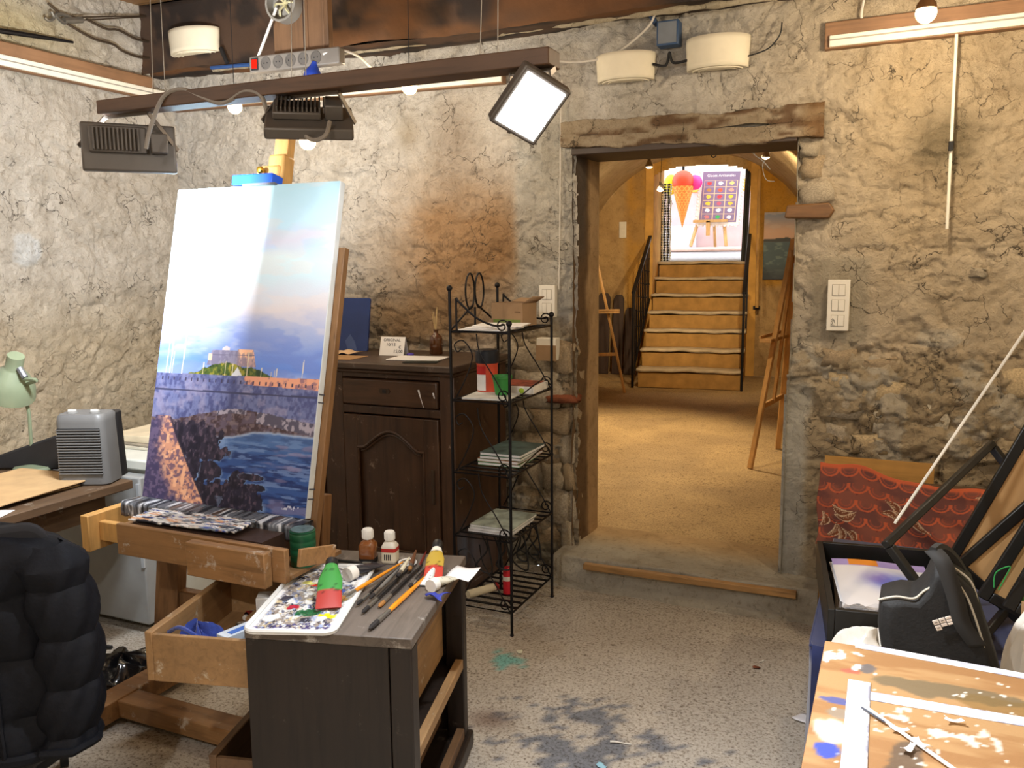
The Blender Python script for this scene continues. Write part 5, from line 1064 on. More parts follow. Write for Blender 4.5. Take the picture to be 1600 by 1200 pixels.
# plastic bag, pen on the floor
def crump(u, v):
    a = u*2*PI; t = v*PI/2; r = math.cos(t)*(1+.15*math.sin(5*a)+.08*math.sin(11*a+3)); z = math.sin(t)*.06*(1+.4*math.sin(6*a+7*v))+.012*math.sin(13*a+9*v)*math.cos(t); return (r*.20*math.cos(a), r*.13*math.sin(a), max(.002, z))
o = MB().sheet(crump, 60, 16).build('plastic_bag', mat('black_film', (18, 18, 20), .18, 0, .2, coat=.5, bump=.6, bscale=30)); o.location = (-2.63, 2.20, 0); o.rotation_euler = (0, 0, R(50)); tag(o, 'crumpled shiny black plastic bag on the floor by the easel foot', 'bag')
pn = thing('marker_pen', 'black marker pen lying on the floor before the fridge', 'pen', at_z(150, 1013, 0)+Vector((0, 0, .008)), R(18)); MB().tube([(-.06, 0, 0), (.03, 0, 0)], .0075, 10).build('barrel', M_BLACK, pn); MB().tube([(.03, 0, 0), (.07, 0, 0)], [.008, .007], 10).build('cap', M_BLACK, pn); MB().tube([(-.03, 0, 0), (.01, 0, 0)], .0078, 10).build('label', mat('pen_label', (206, 206, 206), .5), pn)

# ================================================================== chair with jacket
cx, cy_ = -2.23, 1.42
chh = thing('desk_chair', 'black swivel chair hidden under the padded jacket at the left', 'chair', (cx, cy_, 0), R(233)); m_pl = mat('chair_plastic', (26, 26, 28), .45)
for k in range(5):
    a = 2*PI*k/5+.3; MB().bar((0, 0, .09), (.27*math.cos(a), .27*math.sin(a), .06), .045, .03).build('base_arm', m_pl, chh, bevel=.005)
    MB().tube([(.27*math.cos(a)-.012, .27*math.sin(a), .028), (.27*math.cos(a)+.012, .27*math.sin(a), .028)], .028, 12).build('castor', m_pl, chh)
MB().tube([(0, 0, .07), (0, 0, .43)], .025, 12).build('column', m_pl, chh); MB().prism(rrect(.44, .42, .08), .43, .49).build('seat', mat('chair_fabric', (34, 34, 38), .9), chh, bevel=.015)
MB().prism(rrect(.36, .42, .06, 5, 0, .69), -.03, .02, frame_M((0, .18, 0), (1, 0, 0), (0, 0, 1))).build('backrest', mat('chair_fabric', (34, 34, 38), .9), chh, bevel=.012)
MB().bar((0, .08, .42), (0, .19, .6), .05, .02).build('back_bracket', m_pl, chh)
m_jk = mat('navy_nylon', (15, 17, 24), .72, 0, .25, 30, .5, 70, spec=.25)
jk = thing('padded_jacket', 'dark navy padded jacket hung over the chair back', 'jacket', (cx+.075, cy_-.115, -.028), R(40))
def puff(z, ph=0, period=.155):      # quilted tubes
    t = ((z+ph)/period) % 1; return abs(math.sin(PI*t))**.55
def torso(u, v):
    a = u*2*PI; z = .36+v*.57; s = 1-max(0, (v-.86)/.14)**2*.75; w = (.255+.02*(1-v))*s; d = .125*s*(1-.2*v)
    q = .022*puff(z+.02*math.sin(a*2), .03)+.008*math.sin(9*a+17*z); ca, sa = math.cos(a), math.sin(a); e = .75
    return ((w+q)*math.copysign(abs(ca)**e, ca), (d+q)*math.copysign(abs(sa)**e, sa), z+.012*math.sin(a*3+1)*(1-v))
MB().sheet(torso, 72, 60).build('body', m_jk, jk)
MB().add([torso(i/72, 1) for i in range(72)], [tuple(range(72))]).build('collar_fill', m_jk, jk)
def sleeve(u, v, x0=.245):
    a = u*2*PI; z = .88-v*.52; r = .075-.012*v+.018*puff(z, .0, .13)+.005*math.sin(7*a+23*v); s = min(1, (v+.02)*9)**.5; bx = x0+.035*math.sin(v*2.6); return (bx+r*s*math.cos(a)*.95, -.045+r*s*math.sin(a)*1.1-.02*v, z)
MB().sheet(lambda u, v: sleeve(u, v, .235), 40, 56).build('sleeve', m_jk, jk); MB().sheet(lambda u, v: sleeve(u, v, -.30), 40, 56).build('sleeve', m_jk, jk)
for s in (.235, -.30): MB().tube([sleeve(i/20, 1.0, s) for i in range(20)], .012, 6, closed=True).build('cuff', m_jk, jk)
MB().tube([torso(i/60, 0.0) for i in range(60)], .016, 8, closed=True).build('hem', m_jk, jk)
MB().tube([Vector(torso(.80, v/30))+Vector((0, -.004, 0)) for v in range(0, 29)], .006, 6).build('seam', m_jk, jk)

# ================================================================== hanging lamp bar and electrics
m_bar = wood('bar_wood', (92, 66, 46), .6, 6, 0, .55)
BZ = 2.0
hb = thing('lamp_bar', 'long dark wooden batten hung from wires carrying the floodlights', 'batten', (-1.42, 1.85, BZ)); MB().box((-.69, -.035, -.019), (.70, .035, .019)).build('batten', m_bar, hb, bevel=.003)
for x in (-.46, .02, .56): MB().tube([(x, 0, .02), (x+.02, 0, ZC-BZ)], .0012, 5).build('suspension_wire', mat('steel_wire', (150, 146, 140), .4, .6), hb); MB().tube([(x-.045, .0, .02), (x+.0, 0, ZC-BZ)], .0012, 5).build('suspension_wire', mat('steel_wire', (150, 146, 140), .4, .6), hb)
m_al = mat('flood_grey', (92, 86, 80), .45, .3, .1)
def flood(label, P, aim, w=.25, h=.17, lit=0, xax=None):
    d = (Vector(aim)-P).normalized(); x = Vector((0, 0, 1)).cross(d).normalized()*-1
    if xax is not None: x = xax.normalized()
    up = d.cross(x)*-1
    t = thing('floodlight', label, 'floodlight', P); M = frame_M((0, 0, 0), x, up)   # local z = away from or toward; ensure +z is the beam
    if (M.to_3x3() @ Vector((0, 0, 1))).dot(d) < 0: M = frame_M((0, 0, 0), -x, up)
    MB(M).box((-w/2, -h/2, -.010), (w/2, h/2, .022)).build('housing', m_al, t, bevel=.006); MB(M).box((-w/2+.08, -h/2+.05, -.03), (w/2-.02, h/2-.012, -.010)).build('driver_back', m_al, t, bevel=.004)
    for k in range(12): MB(M).box((w/2-.034-k*.0105, -h/2+.055, -.042), (w/2-.03-k*.0105, h/2-.018, -.028)).build('cooling_fin', m_al, t)
    MB(M).box((-w/2+.025, -h/2+.05, -.050), (-w/2+.070, h/2-.03, -.010)).build('cable_box', m_al, t, bevel=.004)
    MB(M).box((-w/2+.012, -h/2+.012, .022), (w/2-.012, h/2-.012, .024)).build('lens', emis('flood_glow', (250, 252, 255), 30) if lit else emis('flood_glow_soft', (250, 252, 255), 9), t)
    I = M.inverted()
    top = [I @ Vector((sx*0, 0, 0)) for sx in (1,)]
    zt_ = BZ-.022-P.z; a = M @ Vector((-w/2-.006, 0, .004)); b_ = M @ Vector((w/2+.006, 0, .004))
    ya = Vector((a.x, 1.85-P.y, zt_)); yb = Vector((b_.x, 1.85-P.y, zt_)); mb = MB().bar(a, ya, .012, .004, (1, 0, 0)).bar(b_, yb, .012, .004, (1, 0, 0)).bar(ya, yb, .004, .012); mb.build('yoke', mat('yoke_metal', (120, 112, 104), .4, .5), t)
    return t
flood('left floodlight on the batten, its finned back to the room', F1, F1+Vector((-.80, .66, -.04)), .25, .135)
flood('middle floodlight on the batten, tilted down at the canvas', F2, F2+Vector((-.30, .42, -.86)), .22, .15)
f3d = (_r*.19-_u*.66-_f*.73).normalized(); flood('right floodlight on the batten, brightly lit and facing the room', F3, F3+f3d, .150, .128, 1, _r*-.071-_u*.0856+_f*.06)
lamp('flood_light_c', 'AREA', F3+f3d.normalized()*.03, 40, COOL, F3+f3d, .12, .1)
# cables
m_cg = mat('grey_cable', (132, 124, 114), .5)
def cable(name, label, pts, r=.006, m=None, k=6): return tag(MB().tube(spline(pts, k), r, 7).build(name, m or m_cg), label, 'cable')
def by(px, py, y): return tuple(at_y(px, py, y))
cable('flood_cable', 'grey cable looping from the left floodlight along the batten to the blue plug', [by(228, 232, 1.80), by(235, 200, 1.80), by(255, 152, 1.81), by(285, 140, 1.82), by(320, 154, 1.82), by(350, 161, 1.82), by(382, 143, 1.82), by(408, 150, 1.82), by(420, 180, 1.83), by(440, 184, 1.9), by(468, 160, 2.2), by(482, 140, 2.6)], .006)
cable('flood_cable', 'grey cable hanging in a loop from the middle floodlight to the blue plug', [by(515, 190, 1.82), by(508, 212, 1.80), by(486, 218, 1.80), by(464, 195, 1.82), by(462, 170, 2.0), by(478, 145, 2.5)], .0055)
cable('white_cable', 'white cable from the power strip along the wall to the junction box', [by(505, 85, 2.88), by(530, 78, 2.9), by(560, 88, 3.0), by(590, 112, 3.2), by(640, 122, 3.6), by(720, 112, 3.66), by(820, 92, 3.66), by(900, 97, 3.80), by(960, 84, 3.82), by(1010, 45, 3.82), by(1024, 20, 3.82)], .005, mat('white_cable_m', (206, 200, 190), .5))
cable('white_cable', 'white cable from the round junction box down to the power strip', [by(432, 12, 2.90), by(418, 50, 2.9), by(402, 92, 2.9)], .006, mat('white_cable_m', (206, 200, 190), .5))
cable('white_cable', 'thin white cable running down the wall to the switch left of the doorway', [by(878, 125, 3.85), by(876, 200, 3.86), by(875, 330, 3.86), by(873, 452, 3.86)], .003, mat('white_cable_m', (206, 200, 190), .5))
cable('white_cable', 'white cable dropping to the right picture rail', [by(1350, 0, 3.85), by(1346, 25, 3.85), by(1350, 46, 3.85)], .005, mat('white_cable_m', (206, 200, 190), .5))
cable('black_cable', 'black cable joining the two wall sconces above the doorway', [by(1020, 100, 3.84), by(1040, 102, 3.85), by(1046, 82, 3.84), by(1052, 98, 3.84), by(1076, 94, 3.84)], .006, M_BLACK)
cable('black_cable', 'thin black cable curling right of the larger sconce', [by(1168, 88, 3.85), by(1200, 76, 3.85), by(1218, 55, 3.85), by(1222, 35, 3.86)], .003, M_BLACK)
# plank with power strip and round box
pk = thing('hanging_plank', 'brown wooden plank fixed to the ceiling behind the power strip', 'plank', (-2.25, 2.95, 2.36)); MB().box((-.125, -.014, 0), (.125, .014, ZC-2.36-.002)).build('board', wood('plank_wood', (112, 80, 52), .55, 5, 2, .6), pk, bevel=.003); MB().box((.125, -.014, .0), (.145, .02, ZC-2.36-.002)).build('side_batten', wood('plank_wood', (142, 92, 50)), pk, bevel=.003)
jb = thing('round_junction_box', 'open round junction box with loose wires on the plank', 'junction box', tuple(at_y(450, 8, 2.935))); MB(Matrix.Rotation(PI/2, 4, 'X')).lathe([(.075, 0), (.075, .05), (.066, .05), (.066, .012), (0, .012)], n=24).build('box', mat('box_grey', (132, 126, 116), .5), jb)
mb = MB(); rj = random.Random(4)
for k in range(6): a = k*1.05; mb.tube([(0, -.014, 0), (.03*math.cos(a), -.035, .03*math.sin(a)), (.05*math.cos(a), -.02, .05*math.sin(a))], .005, 5)
mb.build('wires', mat('wire_pale', (180, 170, 130), .5), jb)
a0, a1 = at_y(395, 104, 2.90), at_y(535, 88, 2.90); ps = thing('power_strip', 'white-grey five-socket power strip painted in shade, with glowing red switch', 'power strip', a0); dv = a1-a0; Lp = dv.length; MP = frame_M((0, 0, 0), dv, (0, 0, 1))
MB(MP).box((0, -.030, -.02), (Lp, .034, .022)).build('strip_body', mat('strip_shaded', (112, 104, 95), .5), ps, bevel=.006)  # body colour darkened to show the strip backlit in shade
MB(MP).box((.012, -.022, .022), (.048, .026, .024)).build('switch_frame', M_BLACK, ps); MB(MP).box((.018, -.014, .024), (.042, .018, .029)).build('red_switch', emis('red_neon', (255, 30, 16), 1.6), ps)
for k in range(5):
    x = .085+k*.062; o = MB(MP).lathe([(.0, .0226), (.020, .0226), (.021, .0245), (.025, .0245), (.026, .022)], Matrix.Translation((x, .002, 0)), 18).build('socket', mat('socket_shaded', (86, 80, 74), .5), ps); MB(MP).tube([(x-.008, .002, .0222), (x-.008, .002, .0236)], .003, 6).tube([(x+.008, .002, .0222), (x+.008, .002, .0236)], .003, 6).build('contacts', M_BLACK, o)  # sockets carry the same painted shade as the strip
bp = thing('blue_plug', 'blue plug hanging below the power strip', 'plug', at_y(487, 128, 2.88)); m_bp = mat('plug_blue', (24, 50, 130), .4); MB().tube(spline([(.02, 0, .075), (.01, 0, .04), (0, 0, 0), (-.02, 0, -.045)], 4), [.012, .013, .016, .022, .030, .034, .036, .036, .034, .030, .024, .018, .012], 10).build('plug_body', m_bp, bp); MB().tube([(0, 0, .0), (.055, 0, .005)], [.018, .012], 8).build('finger_grip', m_bp, bp)
# bulbs
for (p, e), lab, drop in zip(BULBS, ('lit halogen bulb hanging left below the batten', 'lit halogen bulb hanging in front of the middle picture rail', 'lit triangular halogen spot under the middle floodlight', 'lit halogen bulb at the top right above the picture rail'), (.6, .6, .55, .30)):
    t = thing('halogen_bulb', lab, 'bulb', p, 0, 'hanging halogen bulbs')
    MB().sphere((0, 0, 0), .034, 16).build('glass', emis('halogen_glow_big', (255, 214, 160), 7), t); MB().lathe([(.034, .012), (.03, .03), (.012, .055), (.008, .06), (0, .06)], n=14).build('cap', mat('lamp_cap', (150, 110, 70), .4, .5), t); MB().tube([(0, 0, .06), (.004, 0, drop)], .0018, 5).build('wire', M_BLACK, t)
for p in ((1.2, 2.9, 2.35), (1.0, .6, 2.5), (-.9, -.4, 2.5), (-2.9, .2, 2.5)):  # bulbs added out of view as fill for the room
    t = thing('halogen_bulb', f'added fill bulb out of view near x {p[0]:.1f}', 'bulb', p, 0, 'hanging halogen bulbs'); t['label'] = {1.2: 'fill bulb added beyond the right edge of view', 1.0: 'fill bulb added out of view above the drawing board', -.9: 'fill bulb added behind the viewer', -2.9: 'fill bulb added out of view above the near end of the desk'}[p[0]]
    MB().sphere((0, 0, 0), .03, 12).build('glass', emis('halogen_glow_big', (255, 214, 160), 7), t); MB().tube([(0, 0, .02), (0, 0, ZC-p[2])], .003, 5).build('wire', M_BLACK, t)
# sconces: half-round plaster shells
m_sc = mat('sconce_white', (226, 218, 196), .7, 0, .05)
def sconce(label, cx_, y, zc, w, h, dep=.10):
    t = thing('wall_sconce', label, 'sconce', (cx_, y, zc-h/2), 0, 'plaster wall sconces'); n = 18
    def sh(u, v): a = PI+u*PI; s = .95+.05*v; return (math.cos(a)*w/2*s, math.sin(a)*dep*s, v*h)
    MB().sheet(sh, n, 6).build('shell', m_sc, t, solid=.006); MB().add([sh(i/n, 0) for i in range(n+1)], [tuple(range(n, -1, -1))]).build('underside', m_sc, t)
    MB().tube([Vector(sh(i/n, 0))*.82+Vector((0, 0, .0)) for i in range(n+1)], .004, 5).tube([Vector(sh(i/n, 0))*.62 for i in range(n+1)], .004, 5).build('rings', m_sc, t)
sconce('cream plaster sconce fixed to the dark beam', -3.50, 3.685, 2.735, .33, .12); sconce('smaller cream plaster sconce above the left of the doorway', -1.16, 3.87, 2.41, .27, .115); sconce('larger ringed cream plaster sconce above the doorway', -.75, 3.87, 2.43, .27, .13)
jn = thing('junction_box', 'square blue junction box between the two sconces', 'junction box', at_y(1047, 55, 3.86)); MB().box((-.048, -.05, -.052), (.048, .02, .052)).build('box', mat('box_blue', (52, 76, 110), .5), jn, bevel=.004); MB().box((-.040, -.053, -.044), (.040, -.049, .044)).build('lid', mat('box_pale', (110, 116, 124), .5), jn); MB().bar((-.06, -.01, .05), (-.1, -.01, .12), .05, .02).build('conduit', mat('box_blue', (52, 76, 110), .5), jn)
o = thing('blue_conduit', 'short blue conduit under the left sconce', 'conduit', at_y(362, 102, 3.66)); MB().tube([tuple(at_y(330, 106, 3.66)-o.location), tuple(at_y(390, 101, 3.66)-o.location)], .010, 8).build('pipe', mat('conduit_blue', (40, 74, 130), .5), o); MB().tube([tuple(at_y(345, 75, 3.64)-o.location), tuple(at_y(355, 98, 3.64)-o.location)], .012, 8).build('cable_end', M_BLACK, o)
# picture rails
m_rb = wood('rail_board', (142, 106, 76), .65, 5, 0, .6); m_rby = wood('rail_board_y', (142, 106, 76), .65, 5, 1, .6); m_rw = mat('rail_white', (226, 222, 208), .4, 0, .05)
def rail(label, x0, x1, z0, z1):
    t = thing('picture_rail', label, 'picture rail', ((x0+x1)/2, 3.86, (z0+z1)/2), 0, 'picture rails'); L = (x1-x0)/2; dz = (z1-z0)/2
    MB().bar((-L, 0, -dz+.025), (L, 0, dz+.025), .045, .105, (0, 0, 1)).build('backing_board', m_rb, t, bevel=.004); MB().bar((-L+.02, -.030, -dz), (L, -.030, dz), .016, .045).build('white_track', m_rw, t, bevel=.003); MB().bar((-L+.02, -.038, -dz+.004), (L, -.038, dz+.004), .003, .006).build('groove', mat('groove_grey', (150, 146, 136), .5), t)
    return t
rail('middle white picture rail on a brown board behind the batten', -3.86, -1.76, 2.455, 2.425); rail('right white picture rail on a brown board', -.315, 2.1, 2.425, 2.45)
t = thing('picture_rail', 'left white picture rail running along the left wall', 'picture rail', (-3.86, 2.0, 2.50), 0, 'picture rails'); MB().box((-.022, -2.4, -.03), (.022, 1.70, .09)).build('backing_board', m_rby, t, bevel=.006); MB().box((.022, -2.4, -.025), (.036, 1.76, .025)).build('white_track', m_rw, t, bevel=.003); MB().box((.036, -2.4, -.002), (.038, 1.76, .004)).build('groove', mat('groove_grey', (150, 146, 136), .5), t)
hr = thing('hanging_rod', 'thin white hanging rod with black hook on the right rail', 'rod', (.165, 3.82, 2.40)); MB().tube([(0, 0, 0), (.008, -.0, -.735)], .006, 8).build('rod', m_rw, hr); MB().tube([(.004, -.012, -.435), (.004, -.012, -.40)], .010, 8).build('hook', M_BLACK, hr)
# ironmongery on the left wall
def xl(px, py, x=-3.86): d = _ray(px, py); return tuple(_c+d*(x/d.x))
o = MB().tube([xl(-40, 44), xl(0, 48), xl(60, 57), xl(114, 66)], [.014, .013, .011, .006], 8).build('iron_bar', M_IRON); tag(o, 'rusty iron bar sticking along the left wall near the ceiling', 'bar')
wr = thing('wire_tensioner', 'tangled wires with hooks and turnbuckle high on the left wall', 'wire', (0, 0, 0)); m_rw2 = mat('rusty_wire', (70, 58, 46), .6, .4)
MB().tube([xl(75, 5), xl(95, 22), xl(128, 30)], .006, 6).tube([xl(120, 27), xl(228, 25)], .004, 6).tube([xl(120, 32), xl(228, 26)], .004, 6).build('tension_wire', m_rw2, wr)
MB().tube(spline([xl(100, 34), xl(130, 52), xl(150, 62), xl(178, 70), xl(192, 80), xl(220, 90), xl(248, 89)], 5), .006, 6).tube(spline([xl(135, 30), xl(165, 45), xl(185, 47), xl(215, 62), xl(246, 66)], 5), .006, 6).build('slack_wire', m_rw2, wr)
MB().tube(spline([xl(70, 27), xl(76, 32), xl(84, 28), xl(80, 18)], 5), .008, 6).tube(spline([xl(88, 24), xl(100, 36), xl(110, 28), xl(96, 22)], 5, True), .009, 6, closed=True).tube([xl(100, 32), xl(128, 31)], .016, 8).build('turnbuckle', mat('galvanised', (120, 116, 108), .4, .6), wr)
# switches
def switch(label, x, z, w, h, rows):
    t = thing('wall_switch', label, 'switch', (x, 3.853, z)); MB().box((-w/2, -.006, -h/2), (w/2, .03, h/2)).build('plate', M_WHITE, t, bevel=.003); rh = h/(rows+.35)
    for r_ in range(rows):
        zc = h/2-rh*(r_+.68); last = rows == 3 and r_ == 2
        MB().box((-w*.30, -.0068, zc-rh*.38), (w*.30, -.005, zc+rh*.38)).build('recess', mat('switch_line', (150, 144, 130), .6), t)
        for s in (-1, 1):
            if last and s < 0: MB().box((-w*.28, -.0095, zc-rh*.34), (-w*.01, -.006, zc+rh*.34)).build('label_tag', M_WHITE, t); text('P.SP', w*.2, mat('print_black', (30, 28, 26), .7), t, frame_M((-w*.12, -.0101, zc-rh*.32), (0, 0, 1), (-1, 0, 0)))
            else: MB().box((s*w*.145-w*.135, -.0095, zc-rh*.35), (s*w*.145+w*.135, -.006, zc+rh*.35)).build('rocker', M_WHITE, t, bevel=.001)
    return t
switch('white four-gang switch plate left of the doorway', -1.540, 1.362, .082, .155, 2); switch('tall cream switch plate with label right of the doorway', -.218, 1.358, .088, .215, 3)
o = thing('grey_wall_box', 'small white box on the wall below the switch by the rack', 'box', (-1.535, 3.852, 1.13)); MB().box((-.05, -.03, -.055), (.05, .03, .055)).build('cover', M_WHITE, o, bevel=.004); MB().box((-.052, -.034, -.055), (.052, -.03, .02)).build('cardboard_flap', mat('corrugated', (166, 124, 82), .85), o)
# ================================================================== right-hand pile
TX0, TX1, TY0, TY1 = -.10, .95, .75, 1.83
wt = thing('work_table', 'table carrying the drawing board at the lower right', 'table', (TX0, TY1, 0))
for x in (.08, .97):
    for y in (-.08, -1.0): MB().box((x-.025, y-.025, 0), (x+.025, y+.025, .70)).build('leg', m_ds, wt)
MB().box((.05, -1.03, .66), (1.0, -.05, .722)).build('top', m_ds, wt)
def boardc(U, V):
    N = len(U); n = fbm(U*5, V*26, 4, 600); c = mixc(np.tile(np.array([164., 128., 86.]), (N, 1)), (146, 106, 66), sstep(.42, .6, n)); x = U*1.05; y = (1-V)*1.08   # x from left edge, y from far edge
    def blob(cx_, cy_, rx, ry, col, k=.8, sd=1):
        nonlocal c
        d = ((x-cx_)/rx)**2+((y-cy_)/ry)**2+1.5*(fbm(x*22, y*22, 4, 610+sd)-.5); c = mixc(c, col, sstep(1.0, .7, d)*k)
    blob(.22, .14, .13, .035, (92, 84, 66), .7, 1); blob(.32, .16, .1, .04, (110, 84, 40), .5, 2); blob(.085, .10, .02, .025, (84, 84, 92), .8, 3); blob(.04, .36, .035, .045, (196, 192, 184), .9, 4); blob(.035, .43, .025, .03, (50, 70, 170), .95, 5); blob(.035, .255, .035, .012, (66, 76, 140), .85, 6); blob(.15, .44, .03, .12, (84, 70, 58), .8, 7); blob(.47, .34, .12, .02, (120, 84, 74), .7, 9); blob(.045, .30, .02, .02, (130, 124, 116), .7, 11); blob(.055, .125, .02, .012, (160, 80, 70), .7, 12)
    sp = fbm(x*60, y*60, 3, 640); c = mixc(c, (222, 216, 204), sstep(.80, .82, sp)*(fbm(x*5, y*5, 2, 641) > .5)); c = mixc(c, (206, 200, 190), sstep(.63, .66, fbm(x*40, y*40, 4, 642))*(np.hypot(x-.20, y-.32) < .10)*.9)
    c = mixc(c, (214, 222, 222), sstep(.55, .60, fbm(x*30, y*30, 4, 645))*(np.hypot(x-.045, y-.075) < .045)); return c
db = thing('drawing_board', 'paint-stained wooden drawing board with masking tape at the lower right', 'board', (TX0, TY1, .7225)); MB().box((0, -1.08, 0), (1.05, 0, .0265)).build('board', wood('board_wood', (150, 104, 60), .6, 6, 0), db, bevel=.002)
grid_obj('stained_surface', 210, 216, lambda U, V: np.stack([.001+U*1.048, -1.079+V*1.078, .0272+0*U], 1), boardc, attr_mat('board_paint', .55, .25, 150), db)
def tapec(U, V): return mixc(np.tile(np.array([226., 226., 230.]), (len(U), 1)), (170, 172, 190), sstep(.60, .66, fbm(U*12, V*2, 4, 650)))
def tape(x0, y0, x1, y1, w, z):
    a, b_ = Vector((x0, y0, z)), Vector((x1, y1, z)); d = (b_-a); nrm = Vector((-d.y, d.x, 0)).normalized()*w
    o = grid_obj('masking_tape', 60, 6, lambda U, V: np.array([a+d*u+nrm*(v-.5) for u, v in zip(U, V)]), tapec, attr_mat('tape_surface', .7), db); md = o.modifiers.new('s', 'SOLIDIFY'); md.thickness = .0006; return o
def bl(px, py): p = at_z(px, py, .7497); return p.x-TX0, p.y-TY1
tape(*bl(1337, 1008), *bl(1640, 1064), .026, .0280); p0, p1 = bl(1345, 1085), bl(1640, 1135); tape(*p0, *p1, .034, .0280)
a_, b_ = bl(1343, 1065), bl(1332, 1230); tape(*a_, *b_, .040, .0288)
st_ = thing('white_strip', 'thin white strip of card lying diagonally on the drawing board', 'strip', (0, 0, 0)); q0, q1 = at_z(1346, 1100, .755), at_z(1510, 1215, .755); MB().bar(q0, q1, .007, .002).build('strip', M_PAPER, st_); MB().bar(q0+Vector((0, -.012, 0)), q0+Vector((.04, -.05, 0)), .003, .002).build('torn_end', mat('dark_mark', (80, 84, 96), .7), st_)
rf = random.Random(9)
for k, (px, py, lab) in enumerate([(1405, 1142, 'curled paper shaving beside the white strip on the board'), (1420, 1172, 'torn masking tape scrap near the board centre'), (1440, 1165, 'curled pale paint flake right of the strip'), (1490, 1128, 'long pale paint flake below the right tape')]):
    o = MB().sheet(lambda u, v, k=k: ((u-.5)*.028*(1+.15*math.sin(v*6+k)), (v-.5)*.012*(1+.3*math.sin(u*4+k)), .002+.005*(u-.5)**2*4), 8, 8).build('paint_flake', M_PAPER, solid=.0006); o.location = at_z(px, py, .752); o.rotation_euler = (0, 0, k*1.1); tag(o, lab, 'scrap')
# low covered table
m_nv = mat('navy_cloth', (24, 34, 78), .85, 0, .2, 20, sheen=.3)
lt = thing('low_table', 'low table draped in navy cloth under the print tray', 'table', (-.17, 2.33, 0)); MB().box((.03, .05, 0), (1.3, 1.0, .49)).build('table_block', m_ds, lt)
def drape(u, v):   # front-left skirt
    s = u*1.9; x = (.0, 0)
    if s < .9: px_, py_, nx, ny = 0, .95-s*1.0, -1, 0
    else: px_, py_, nx, ny = (s-.9)*1.3, .03, 0, -1
    o_ = .012*math.sin(s*26)*(1-v); return (px_+nx*o_+.0, py_+ny*o_, .02+v*.48)
MB().sheet(drape, 90, 8).build('cloth_skirt', m_nv, lt, solid=.003); MB().box((0, .03, .49), (1.32, 1.02, .5)).build('cloth_top', m_nv, lt, bevel=.004)
# white cloths
def heap(w, d, h, sd):
    def f(u, v):
        a = u*2*PI; t = v*PI/2; r = math.cos(t)*(1+.12*math.sin(3*a+sd)+.07*math.sin(8*a+2*sd)); return (r*w*math.cos(a), r*d*math.sin(a), max(.0, math.sin(t)**.8*h*(1+.18*math.sin(4*a+sd+3*v))+.012*math.sin(10*a+5*v)*math.cos(t)))
    return f
m_wc = mat('white_cotton', (222, 216, 206), .9, 0, .06, 8, .3, 60)
o = MB().sheet(heap(.12, .09, .10, 1), 48, 14).build('white_cloth', m_wc); o.location = (.0, 2.26, .50); tag(o, 'crumpled white cloth under the black bag', 'cloth')
o = MB().sheet(heap(.07, .08, .20, 2.4), 40, 14).build('white_cloth', m_wc); o.location = (.335, 2.22, .50); tag(o, 'folded white cloth standing right of the black bag', 'cloth')
o = MB().sheet(heap(.06, .06, .10, 4), 40, 14).build('black_cloth', mat('black_cotton', (30, 30, 32), .9)); o.location = (.40, 2.10, .50); tag(o, 'black cloth bundle at the right edge', 'cloth')
# print tray
tr = thing('print_tray', 'shallow black display tray holding wrapped watercolour prints', 'tray', (.02, 2.69, .501), R(7.4)); m_bf2 = mat('frame_black', (24, 23, 22), .4, 0, .2)
TW, TD2, TH = .37, .60, .105
for a, b_ in (((-TW/2, -TD2/2, 0), (-TW/2+.018, TD2/2, TH)), ((TW/2-.018, -TD2/2, 0), (TW/2, TD2/2, TH)), ((-TW/2+.018, -TD2/2, 0), (TW/2-.018, -TD2/2+.018, TH)), ((-TW/2+.018, TD2/2-.018, 0), (TW/2-.018, TD2/2, TH)), ((-TW/2+.018, -TD2/2+.018, 0), (TW/2-.018, TD2/2-.018, .006))): MB().box(a, b_).build('tray_wall' if b_[2] > .05 else 'tray_floor', m_bf2, tr, bevel=.002)
def wcol(U, V):
    c = np.tile(np.array([222., 220., 222.]), (len(U), 1)); n = fbm(U*5, V*5, 4, 660); c = mixc(c, (74, 96, 190), np.clip(1.5*np.exp(-(((U-.62)/.25)**2+((V-.55)/.16)**2))*(.4+n), 0, .85)); c = mixc(c, (120, 90, 170), np.clip(np.exp(-(((U-.45)/.15)**2+((V-.62)/.12)**2))*n*1.2, 0, .6)); c = mixc(c, (40, 110, 170), np.clip(np.exp(-(((U-.75)/.1)**2+((V-.45)/.1)**2))*n*1.3, 0, .7))
    c = mixc(c, (150, 130, 200), (V > .86)*.8); c = mixc(c, (226, 140, 40), ((V > .88) & (U > .18) & (U < .50))*.95); return c
for k in range(3):
    t = thing('watercolour_print', ('lowest wrapped print in the black tray', 'middle wrapped print in the black tray', 'uppermost wrapped print with blue and violet wash')[k], 'print', tuple(Vector((.015, 2.71, .515+.024*k))), R(5+2*k), 'prints in the tray'); grid_obj('sheet', 60, 70, lambda U, V: np.stack([-.135+U*.28, -.20+V*.40, .004*np.sin(U*5)+.012*V], 1), wcol, attr_mat('watercolour', .35), t)
    MB().box((-.14, -.205, -.004), (.15, .205, -.002)).build('backing', M_PAPER, t)
    mb = MB().sheet(lambda u, v: (-.15+u*.30, -.25+v*.06, .012+.014*math.sin(u*17+k)*math.sin(v*6+1)), 40, 8); mb.build('cellophane_fold', mat('cellophane', (206, 206, 210), .12, 0, .3, 30, trans=.85, bump=.8, bscale=25), t)
